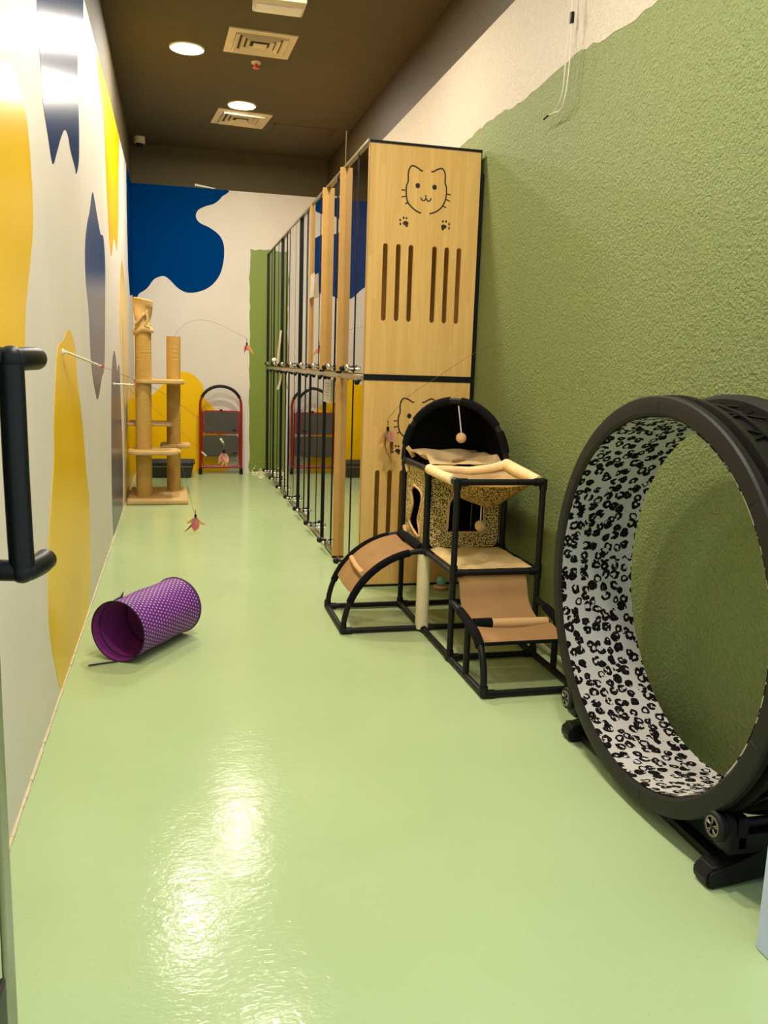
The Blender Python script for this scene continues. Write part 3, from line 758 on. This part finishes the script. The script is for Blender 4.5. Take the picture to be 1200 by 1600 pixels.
# hammock
def ham(u, v, dz=0):
    x = X1+.014+(X2-X1-.028)*u; y = Y2+.010+(Y1-Y2-.02)*v
    s = (1-abs(2*u-1)**2.4)*(1-abs(2*v-1)**2.4)
    return Vector((x, y, Z2+.006-.115*s-.006*sin(14*u)*sin(pi*v)+.022*(u > .98)*v+dz))
b = MB(); b.grid(lambda u, v: ham(u, v, 0), 24, 24); b.solid(.008); b.build('hammock_plush', M['plush'], T)
b = MB(); b.grid(lambda u, v: ham(.03+.94*u, .03+.94*v, -.013), 24, 24); b.solid(.002); b.build('hammock_shell', M['leopard_small'], T)
b = MB(); b.tube([(X1, Y2+.045, Z2+.002), (X1, (Y1+Y2)/2, Z2), (X1, Y1-.02, Z2+.004)], [.021, .019, .022], 14)
b.tube([(X2-.01, Y2+.02, Z2+.004), (X2-.01, (Y1+Y2)/2, Z2+.012), (X2-.01, Y1-.02, Z2+.026)], [.018, .024, .024], 14)
b.tube([(X1+.02, Y1-.005, Z2+.004), ((X1+X2)/2, Y1-.02, Z2-.002), (X2-.08, Y1-.02, Z2+.008), (X2-.01, Y1-.03, Z2+.028)], [.015, .016, .018, .02], 12)
b.build('hammock_roll', M['plush'], T)
# mid seat
def pad(u, v):
    x = X1+.016+(X2-X1-.032)*u; y = Y2+.012+(Y1-Y2-.024)*v
    e = min(u, 1-u, v, 1-v)
    return Vector((x, y, Z1+.012+.014*min(1, e/.08)+.006*sin(15*v+3*sin(6*u))*min(1, e/.1)))
b = MB(); b.grid(pad, 30, 30); b.solid(.012); b.build('seat_pad', M['plush'], T)
# hanging canvas and step
for x in (X1, X2):
    b = MB(); b.tube(smooth_path([(x, Y2, .245), (x, 2.96, .238), (x, 2.86, .225), (x, 2.76, .205), (x, 2.69, .165), (x, 2.655, .10), (x, Y3, .012)], 5), r, 12); b.build('step_rail', M['black'], T)
    b = MB(); b.tube(smooth_path([(x, 2.93, .235), (x, 2.86, .225), (x, 2.76, .205), (x, 2.70, .172)], 5), r+.005, 12); b.build('step_sleeve', M['fabric_black'], T)
    b = MB(); b.tube([(x, 2.835, z), (x, 2.835, .215)], r, 12); b.build('step_post', M['black'], T)
b = MB(); b.tube([(X1+.02, 2.855, .205), (X2-.02, 2.855, .205)], .008, 10); b.build('step_crossbar', M['black'], T)
prof = smooth_path([(0, Y2+.006, Z1-.006), (0, Y2-.016, .31), (0, Y2-.035, .26), (0, Y2-.075, .225), (0, Y2-.13, .207), (0, 2.86, .205)], 5)
def sheet(u, v):
    k = v*(len(prof)-1); i = min(len(prof)-2, int(k)); f = k-i; p = prof[i].lerp(prof[i+1], f)
    return Vector((X1+.022+(X2-.05-X1-.022)*u, p.y, p.z))
b = MB(); b.grid(sheet, 6, 28); b.solid(.004); b.build('canvas_back', M['tan_canvas'], T)
b = MB(); b.tube([(X1+.10, 2.855, .205), (X2-.03, 2.852, .203)], .019, 14); b.build('canvas_roll', M['tan_canvas'], T)
b = MB(); b.tube([(X1+.03, 2.857, .206), (X1+.10, 2.857, .206)], .021, 12); b.build('roll_sleeve', M['fabric_black'], T)
b = MB(); b.grid(lambda u, v: Vector((X1+.02+(X2-X1-.04)*u, 2.835-.135*v, .205-.022*v-.014*sin(pi*u)*(1-v*.6))), 14, 8); b.solid(.004); b.build('step_canvas', M['tan_canvas'], T)
b = MB(); b.tube([(X1+.02, 2.70, .180), (X2-.02, 2.70, .180)], .007, 8); b.build('step_hem', M['fabric_black'], T)
# small ball toy on the floor behind the tower
t = thing('ball_toy', 'small teal ball on a peach saucer on the floor behind the scratching pole', 'cat toy', (1.345, 4.085, 0))
b = MB(); b.lathe([(.0, .022), (.004, .034), (.012, .040), (.020, .036), (.022, .012)], (1.345, 4.085, 0), 'Z', 32, closed=False); b.build('saucer', M['peach'], t)
b = MB(); b.ball((1.345, 4.085, .042), .026, (1, 1, .95), 20, 14); b.build('ball', M['teal'], t)

# ------------------------------------------------------------------ exercise wheel
WX0, WX1, WY, WZ, WR = 1.17, 1.412, 1.886, .564, .533
t = thing('cat_exercise_wheel', 'large black cat running wheel lined with snow leopard plush', 'cat wheel', (1.3, WY, 0))
cc = (0, WY, WZ)
b = MB(); b.lathe([(WX0, WR-.004), (WX0-.003, WR-.02), (WX0-.003, .490), (WX0+.004, .482), (WX0+.03, .482), (WX0+.03, .497), (WX0+.022, WR), (WX0+.006, WR)], cc, 'X', 120); b.build('front_rim', M['wheel_black'], t, ang=25)
b = MB(); b.lathe([(WX0+.03, .484), (WX0+.03, .510), (WX0+.045, .513), (WX0+.047, WR+.002), (WX0+.062, WR+.002), (WX0+.064, .511), (WX1-.05, .505), (WX1-.05, .484)], cc, 'X', 120); b.build('drum', M['wheel_black'], t, ang=25)
b = MB(); b.lathe([(WX1-.05, .483), (WX1-.05, WR-.005), (WX1-.03, WR+.007), (WX1-.005, WR+.007), (WX1, WR-.002), (WX1, .483)], cc, 'X', 120); b.build('back_rim', M['wheel_black'], t, ang=25)
def liner(u, v):
    a = 2*pi*u; rr = .478-.0025*(v > .93)*(1+sin(a*90))
    return Vector((WX0+.005+(WX1+.003-WX0-.005)*v, WY+rr*cos(a), WZ+rr*sin(a)))
b = MB(); b.grid(liner, 180, 8, lambda u, v: (u*2*pi*.478, v*(WX1-WX0))); b.solid(.004); b.build('plush_liner', M['liner'], t, ang=60)
b = MB()
for k in range(60):
    a = 2*pi*k/60; a2 = a+(.10 if k % 2 else -.10)
    p = Vector((WX0+.075, WY+.514*cos(a), WZ+.514*sin(a))); q = Vector((WX1-.055, WY+.514*cos(a2), WZ+.514*sin(a2)))
    b.tube([p, q], .004, 4)
b.lathe([(WX0+.125, .505), (WX0+.125, .518), (WX0+.135, .518), (WX0+.135, .505)], cc, 'X', 96)
b.build('drum_ribs', M['black_trim'], t)
for a in (R(200), R(262), R(330), R(30), R(90), R(140)):
    p = Vector((WX0-.0028, WY+.492*cos(a), WZ+.492*sin(a))); q = Vector((WX0-.0028, WY+(WR-.016)*cos(a), WZ+(WR-.016)*sin(a)))
    b = MB(); b.tube([p, q], .0010, 5); b.build('rim_joint', M['black'], t)
# stand: two cross feet, two long rails, four rollers
for s, yc, tip in ((-1, 1.525, 1.158), (1, 2.285, 1.188)):
    b = MB()
    prof = [(tip, .006), (tip-.006, .03), (tip+.004, .046), (tip+.07, .055), (tip+.16, .10), (1.43, .10), (1.46, .06), (1.46, .004), (1.38, .004), (1.34, .02), (tip+.14, .022), (tip+.07, .004), (tip+.01, .0)]
    b.prism(prof, 'Y', yc-.029, yc+.029)
    bmesh.ops.bevel(b.bm, geom=[e for e in b.bm.edges if e.calc_length() < .3], offset=.005, segments=2, affect='EDGES')
    f = b.build('cross_foot', M['black'], t, ang=30)
    b = MB(); b.bbox(tip+.008, tip+.05, yc-.024, yc+.024, .0455, .0555, .002, 1, Matrix.Translation((0, 0, -.002))); b.build('foot_pad', M['wheel_black'], f)
    b = MB(); b.bbox(1.20, 1.44, yc-.03, yc+.03, .08, .13, .008); b.bbox(1.225, 1.245, yc-.02-.0*s, yc+.02, .09, .165, .006); b.build('axle_block', M['black'], t)
for x in (1.24, 1.41):
    b = MB(); b.bbox(x-.018, x+.018, 1.5, 2.31, .006, .03, .005); b.build('stand_rail', M['black'], t)
for yc in (1.513, 2.259):
    for x0, x1, face in ((1.165, 1.205, 1), (1.385, 1.42, 0)):
        zc = .150
        b = MB(); b.lathe([(x0, .020), (x0, .031), (x0+.005, .035), (x0+.016, .035), (x0+.019, .030), (x0+.025, .030), (x0+.027, .033), (x1, .033), (x1, .014)], (0, yc, zc), 'X', 36); 
        ro = b.build('roller', M['black'], t)
        if face:
            b = MB(); b.lathe([(x0-.002, .0205), (x0-.002, .0235), (x0+.003, .0235), (x0+.003, .0205)], (0, yc, zc), 'X', 30)
            for k in range(5):
                a = 2*pi*k/5+.3
                for d in (-.16, .16): b.tube([(x0-.001, yc+.006*cos(a), zc+.006*sin(a)), (x0-.001, yc+.021*cos(a+d), zc+.021*sin(a+d))], .0015, 6)
            b.build('spoked_hub', M['hub'], ro)
            b = MB(); b.lathe([(x0-.003, .0005), (x0-.003, .006), (x0+.014, .006), (x0+.014, .0005)], (0, yc, zc), 'X', 16); b.build('axle_cap', M['black_trim'], ro)
    b = MB(); b.tube([(1.17, yc, .150), (1.44, yc, .150)], .011, 12); b.build('roller_axle', M['black'], t)
    b = MB(); b.bbox(1.22, 1.25, yc-.018, yc+.03, .09, .17, .006); b.build('roller_bracket', M['black'], t)

# ------------------------------------------------------------------ purple tunnel
A, B, TR = Vector((-.222, 3.213, .120)), Vector((-.006, 3.545, .120)), .1180
ax = (B-A).normalized(); sd = ax.cross(Vector((0, 0, 1))).normalized(); upv = Vector((0, 0, 1)); L = (B-A).length
t = thing('play_tunnel', 'purple polka-dot fabric cat tunnel lying on the green floor', 'cat tunnel', (-.1, 3.38, 0))
def tun(u, v, rr=TR):
    a = 2*pi*u
    k = 1-.022*max(0, sin(pi*((v*2) % 1)))-.006*sin(a*3+v*9)*sin(pi*v)
    p = A+ax*(L*v)+(sd*cos(a)+upv*sin(a))*rr*k
    return p
b = MB(); b.grid(lambda u, v: tun(u, v), 64, 28, lambda u, v: (u*2*pi*TR, v*L)); b.build('outer_fabric', M['purple'], t)
b = MB(); b.grid(lambda u, v: tun(u, v, TR-.003), 64, 28, lambda u, v: (u*2*pi*TR, v*L)); b.build('lining', M['purple_in'], t)
for v, rr, nm in ((0, TR+.0005, 'opening_binding'), (1, TR+.0005, 'opening_binding'), (.10, TR-.004, 'inner_hoop'), (.52, TR-.007, 'inner_hoop'), (.88, TR-.004, 'inner_hoop')):
    b = MB(); b.tube([tun(k/48, v, rr) for k in range(48)], .0028, 6, closed=True); b.build(nm, M['purple_edge'], t)
b = MB(); p0 = A+Vector((-.02, -.01, -.1145))
b.tube([p0+Vector((.02, .0, 0)), p0+Vector((-.03, -.012, 0)), p0+Vector((-.085, -.03, .0))], .0032, 6); b.build('tie_strap', M['purple_edge'], t)
b = MB(); p0 = tun(.30, .12); b.tube([tun(.29, .06), tun(.29, .16)+Vector((0, 0, .002)), tun(.29, .2)+Vector((.0, .0, .022))], [.004, .006, .001], 6); b.build('top_tie', M['purple_edge'], t)

# ------------------------------------------------------------------ cat tree
t = thing('cat_tree', 'tan two-post sisal cat tree by the far left corner', 'cat tree', (-.14, 7.15, 0))
b = MB(); b.bbox(-.378, .09, 6.80, 7.55, .002, .036, .008); b.build('base_board', M['carpet'], t)
b = MB(); b.tube([(-.254, 7.02, .035), (-.252, 7.02, .4), (-.248, 7.02, .9), (-.243, 7.02, 1.40)], .0625, 32); b.build('tall_post', M['sisal'], t)
b = MB(); b.tube([(-.022, 7.35, .035), (-.018, 7.35, .6), (-.012, 7.35, 1.325)], .0565, 32); b.build('short_post', M['sisal'], t)
def platform(outline, z0, z1, mb=.006):
    b = MB(); b.prism(outline, 'Z', z0, z1)
    bmesh.ops.bevel(b.bm, geom=b.bm.edges[:], offset=.007, segments=2, affect='EDGES'); return b.build('platform', M['carpet'], t)
platform(rrect(-.318, .07, 6.93, 7.47, .06), .944, .974)
platform(rrect(-.370, .035, 6.80, 7.14, .09), .392, .420)
platform(rrect(-.13, .115, 7.24, 7.52, .03), .405, .432)
platform(rrect(-.385, -.02, 7.06, 7.40, .04), .60, .625)
# sagging plush pouch on the tall post
def pouch(u, v):
    a = 2*pi*u
    prof = [(1.345, .066), (1.335, .078), (1.355, .084), (1.375, .072), (1.395, .058), (1.43, .056), (1.48, .060), (1.53, .066), (1.575, .074), (1.590, .078), (1.596, .070), (1.588, .058), (1.56, .05)]
    k = v*(len(prof)-1); i = min(len(prof)-2, int(k)); f = k-i
    zz = prof[i][0]*(1-f)+prof[i+1][0]*f; rr = prof[i][1]*(1-f)+prof[i+1][1]*f
    tw = .012*sin(2*a+zz*26)*(1-abs(v-.45)*1.6); rr += tw
    tilt = .012*cos(a)*(-1 if v > .6 else 1)
    return Vector((-.241+rr*cos(a), 7.02+rr*sin(a)*.95, zz+tilt+.010*sin(a*3)*(v < .3)))
b = MB(); b.grid(pouch, 40, 36); b.build('plush_pouch', M['carpet'], t, ang=80)
b = MB(); b.tube(smooth_path([(-.305, 6.958, 1.395), (-.27, 6.945, 1.43), (-.235, 6.945, 1.475), (-.205, 6.955, 1.50)], 5), [.011]*16, 8); b.tube(smooth_path([(-.22, 6.945, 1.50), (-.205, 6.948, 1.44), (-.225, 6.945, 1.395), (-.19, 6.955, 1.375)], 5), .010, 8); b.build('plush_fold', M['carpet'], t)

# ------------------------------------------------------------------ step ladder
t = thing('step_ladder', 'folded red two-step ladder with black hoop handle against the far wall', 'step ladder', (.44, 8.67, 0))
def lean(x, z, d=0): return (x, 8.64+.055*z+d, z)
leg = lambda x: [lean(x, .03), lean(x+.004, .45), lean(x+.006, .74)]
hoopz = [(.442+.203*cos(pi-pi*k/24), .70+.185*sin(pi*k/24)) for k in range(25)]
b = MB(); b.tube([lean(.237, .03), lean(.238, .35), lean(.239, .70)]+[lean(x, zz) for x, zz in hoopz[1:4]], .0125, 12); b.build('leg', M['red_paint'], t)
b = MB(); b.tube([lean(.643, .03), lean(.644, .35), lean(.645, .70)]+[lean(x, zz) for x, zz in hoopz[::-1][1:4]], .0125, 12); b.build('leg', M['red_paint'], t)
b = MB(); b.tube([lean(x, zz) for x, zz in hoopz[3:22]], .0155, 12); b.build('hoop_grip', M['black'], t)
for x in (.237, .643):
    b = MB(); b.tube([lean(x, .0), lean(x, .06)], .018, 12); b.build('rubber_foot', M['black'], t)
b = MB(); b.tube([lean(.25, .075, -.005), lean(.63, .075, -.005)], .012, 10)
b.tube(smooth_path([lean(.252, .16, -.006), lean(.262, .11, -.006), lean(.30, .088, -.006), lean(.58, .088, -.006), lean(.62, .11, -.006), lean(.63, .16, -.006)], 5), .005, 8); b.build('bottom_bar', M['red_paint'], t)
b = MB()
for x in (.258, .624): b.tube([lean(x, .16, -.006), lean(x, .64, -.006)], .006, 8)
b.build('inner_rails', M['red_paint'], t)
for z0, z1, d in ((.412, .645, -.035), (.180, .395, -.022)):
    o = rrect(.262 if z1 > .5 else .268, .622 if z1 > .5 else .614, z0, z1, .03)
    b = MB(); b.prism(o, 'Y', 8.64+.055*z0+d, 8.64+.055*z0+d+.018); tr = b.build('tread_frame', M['red_paint'] if z1 > .5 else M['tread'], t, ang=30)
    i = rrect(.276, .606, z0+.014, z1-.014, .02)
    b = MB(); b.prism(i, 'Y', 8.64+.055*z0+d-.004, 8.64+.055*z0+d+.002); b.build('tread_mat', M['tread'], tr, ang=30)
    b = MB(); b.box(.555, .595, 8.64+.055*z0+d-.0055, 8.64+.055*z0+d-.003, z0+.028, z0+.045); b.build('tread_label', M['black'], tr, smooth=False)
b = MB(); b.bbox(.43, .455, 8.62, 8.65, .640, .658, .003); b.build('lock_catch', M['black'], t)

# ------------------------------------------------------------------ litter tray
t = thing('litter_tray', 'dark grey plastic litter tray on the floor behind the cat tree', 'litter tray', (-.05, 8.45, 0))
def tray_ring(z, x0, x1, y0, y1): return [Vector((x0, y0, z)), Vector((x1, y0, z)), Vector((x1, y1, z)), Vector((x0, y1, z))]
b = MB()
rings = [tray_ring(.002, -.225, .135, 8.36, 8.62), tray_ring(.135, -.25, .165, 8.33, 8.66), tray_ring(.150, -.262, .180, 8.318, 8.672), tray_ring(.154, -.262, .180, 8.318, 8.672), tray_ring(.152, -.24, .156, 8.34, 8.65), tray_ring(.012, -.215, .126, 8.37, 8.61)]
V = [[b.bm.verts.new(p) for p in rg] for rg in rings]
for i in range(5):
    for k in range(4): b.bm.faces.new((V[i][k], V[i][(k+1) % 4], V[i+1][(k+1) % 4], V[i+1][k]))
b.bm.faces.new(V[0][::-1]); b.bm.faces.new(V[-1])
b.build('tub', M['tray'], t, smooth=False)
b = MB(); b.box(-.25, .168, 8.322, 8.327, .112, .118); b.build('rim_line', M['print'], t, smooth=False)

# ------------------------------------------------------------------ feather wands
def feather(base, tip, width, mat, parent, curl=.2, nm='feather'):
    p, q = Vector(base), Vector(tip); d = q-p; n = d.cross(Vector((0, 1, .1))).normalized(); m = d.cross(n).normalized()
    def f(u, v):
        w = width*sin(pi*min(1, .06+u*.94))**.7*(1-.25*u)
        s = (v-.5)*2
        c = p+d*u+m*(-curl*d.length*u*u*.6)+n*(curl*d.length*.5*sin(pi*u)*.6)
        return c+n*(w*s)+m*(w*.35*s*s)
    b = MB(); b.grid(f, 10, 4); b.solid(.0008); return b.build(nm, mat, parent)
def wand(label, loc, rod, wire, lure, feathers, cup=None, tipmat='red_plastic', white=None):
    t = thing('feather_wand', label, 'cat toy', loc, 'feather teaser wands')
    if cup:
        b = MB(); b.lathe([(0, .012), (.004, .011), (.008, .006), (.014, .005)], cup, 'X', 20, closed=False); b.build('suction_cup', M['cord_white'], t)
    if rod:
        b = MB(); b.tube(rod, .0048, 10); b.build('rod', M['paper'], t)
        p, q = Vector(rod[-2]), Vector(rod[-1]); d = (q-p).normalized()
        b = MB(); b.tube([q-d*.001, q+d*.022], .0065, 10); b.build('rod_tip', M[tipmat], t)
    b = MB(); b.tube(smooth_path(wire, 6), .0010, 6); b.build('wire', M['wire'], t)
    if white:
        b = MB(); b.tube(white, .006, 8); b.build('white_sleeve', M['paper'], t)
    if lure:
        lure = Vector(lure)
        b = MB(); b.tube([lure+Vector((0, 0, .045)), lure+Vector((0, 0, .018))], .0022, 6); b.ball(lure+Vector((0, 0, .045)), .005, (1, 1, 1), 8, 6); b.build('swivel', M['wire'], t)
        b = MB(); b.tube([lure+Vector((0, 0, .020)), lure], .0075, 10); b.build('bead', M['black'], t)
        for (dx, dz, w, m, c) in feathers:
            feather(lure, lure+Vector((dx, -.012+.02*random.random(), dz)), w, M[m], t, c)
    return t
wand('feather wand with white red-tipped rod crossing the yellow shape on the left wall', (XL, 3.27, 1.158), [(XL+.014, 3.27, 1.158), (-.303, 3.75, 1.107)],
     [(-.303, 3.75, 1.107), (-.207, 4.0, 1.059), (-.04, 4.3, .967), (.157, 4.6, .806), (.245, 4.695, .712), (.252, 4.7, .68)], (.256, 4.7, .642),
     [(-.028, -.05, .018, 'pale_pink', .1), (.022, -.052, .018, 'pale_pink', -.1), (0, -.06, .02, 'pink', 0), (-.012, -.075, .008, 'tan_feather', .2), (.018, -.072, .008, 'tan_feather', -.2), (-.032, -.06, .008, 'pale_pink', .1)], (XL+.0012, 3.27, 1.158),
     white=[(.238, 4.685, .722), (.252, 4.70, .700)])
wand('feather wand near the cat tree, pink lure hanging just above the floor', (XL, 5.87, .968), [(XL+.014, 5.87, .968), (-.275, 5.98, .963)],
     [(-.27, 5.985, .963), (-.16, 5.9, .85), (-.065, 5.85, .765), (-.02, 5.8, .654), (.028, 5.75, .479), (.108, 5.72, .155), (.117, 5.68, .135), (.119, 5.66, .132)], (.121, 5.65, .108),
     [(-.006, -.095, .026, 'pink', 0), (.014, -.082, .024, 'pale_pink', 0), (-.026, -.07, .02, 'pale_pink', .15), (-.06, -.042, .012, 'tan_feather', .2), (.072, -.045, .011, 'tan_feather', -.5), (-.08, -.105, .006, 'dark_feather', .25)], (XL+.0012, 5.87, .968))
wand('bare teaser wire with a white tip ending in front of the ladder', (XL, 7.0, .95), None,
     [(XL+.012, 7.0, .93), (-.30, 7.5, .80), (-.1, 7.9, .62), (.041, 8.0, .49), (.234, 8.1, .285)], None, [], (XL+.0012, 7.0, .93), white=[(.234, 8.1, .285), (.277, 8.1, .247)])
wand('arched teaser wire on the short cat tree post, pink lure before the green strip', (-.001, 7.35, 1.325), None,
     [(-.001, 7.35, 1.326), (.03, 7.35, 1.38), (.113, 7.35, 1.444), (.223, 7.35, 1.469), (.365, 7.35, 1.439), (.50, 7.35, 1.377), (.588, 7.35, 1.335), (.592, 7.35, 1.32)], (.592, 7.35, 1.278),
     [(-.018, -.055, .018, 'pink', 0), (.02, -.05, .02, 'pink', -.2), (-.022, -.07, .008, 'dark_feather', -.2), (.062, -.085, .011, 'tan_feather', .1)])
wand('feather wand wire reaching from the right wall across the cat-face panels, tan lure', (XR, 3.8, 1.263), None,
     [(XR-.0005, 3.8, 1.263), (1.472, 3.85, 1.257), (1.395, 3.9, 1.218), (1.27, 4.0, 1.113), (1.125, 4.05, 1.004), (1.033, 4.08, .895), (1.03, 4.08, .868)], (1.027, 4.08, .826),
     [(.030, -.055, .024, 'pale_pink', -.1), (.020, -.062, .018, 'pink', -.1), (-.042, -.085, .022, 'tan_feather', .15), (-.016, -.10, .020, 'tan_feather', .1), (.026, -.125, .011, 'dark_feather', .25), (.018, -.155, .004, 'dark_feather', -.5)])

# ------------------------------------------------------------------ crumbs by the far wall
b = MB(); rn = random.Random(5)
for k in range(120):
    x = rn.uniform(.76, .89); y = YB-.004-rn.random()**2*.42; s = rn.uniform(.004, .014)
    
    zz = (rn.random()**3*.12 if y > YB-.02 else 0)
    b.ball((x, y, s*.5+zz), s, (1, rn.uniform(.5, 1.2), .5), 6, 4)
cr = b.build('floor_crumbs', M['debris'], org=(.85, 8.7, 0)); tag(cr, 'scatter of pale flakes on the floor below the green strip', 'crumbs'); cr['kind'] = 'stuff'
b = MB(); b.ball((.804, 8.262, .011), .018, (1.2, .8, .6), 10, 6)
tag(b.build('paper_scrap', M['debris'], org=(.804, 8.262, 0)), 'single pale scrap lying on the floor in front of the crumbs', 'scrap')

# ------------------------------------------------------------------ light, world, camera
w = bpy.data.worlds.new('world'); scn.world = w; w.use_nodes = True
bg = w.node_tree.nodes['Background']; bg.inputs[0].default_value = (.80, .90, 1, 1); bg.inputs[1].default_value = .75

cam = bpy.data.cameras.new('camera'); co = bpy.data.objects.new('camera', cam); C.objects.link(co)
F, yaw, pitch, roll = 1314.6, .245244, .173151, -.032576
cam.sensor_fit = 'VERTICAL'; cam.sensor_height = 24; cam.lens = F*24/1600
fwd = Vector((sin(yaw)*cos(pitch), cos(yaw)*cos(pitch), -sin(pitch)))
r0 = Vector((cos(yaw), -sin(yaw), 0)); d0 = fwd.cross(r0)
rt = r0*cos(roll)+d0*sin(roll); dn = -r0*sin(roll)+d0*cos(roll)
m = Matrix((rt, -dn, -fwd)).transposed().to_4x4(); m.translation = (0, 0, 1.15)
co.matrix_world = m; cam.clip_start = .02; scn.camera = co

scn.view_settings.view_transform = 'Standard'; scn.view_settings.look = 'None'
scn.view_settings.gamma = 1; scn.view_settings.use_curve_mapping = False
scn.view_settings.exposure = .66
scn.cycles.use_denoising = True
scn.cycles.max_bounces = 10; scn.cycles.transparent_max_bounces = 24; scn.cycles.sample_clamp_indirect = 8
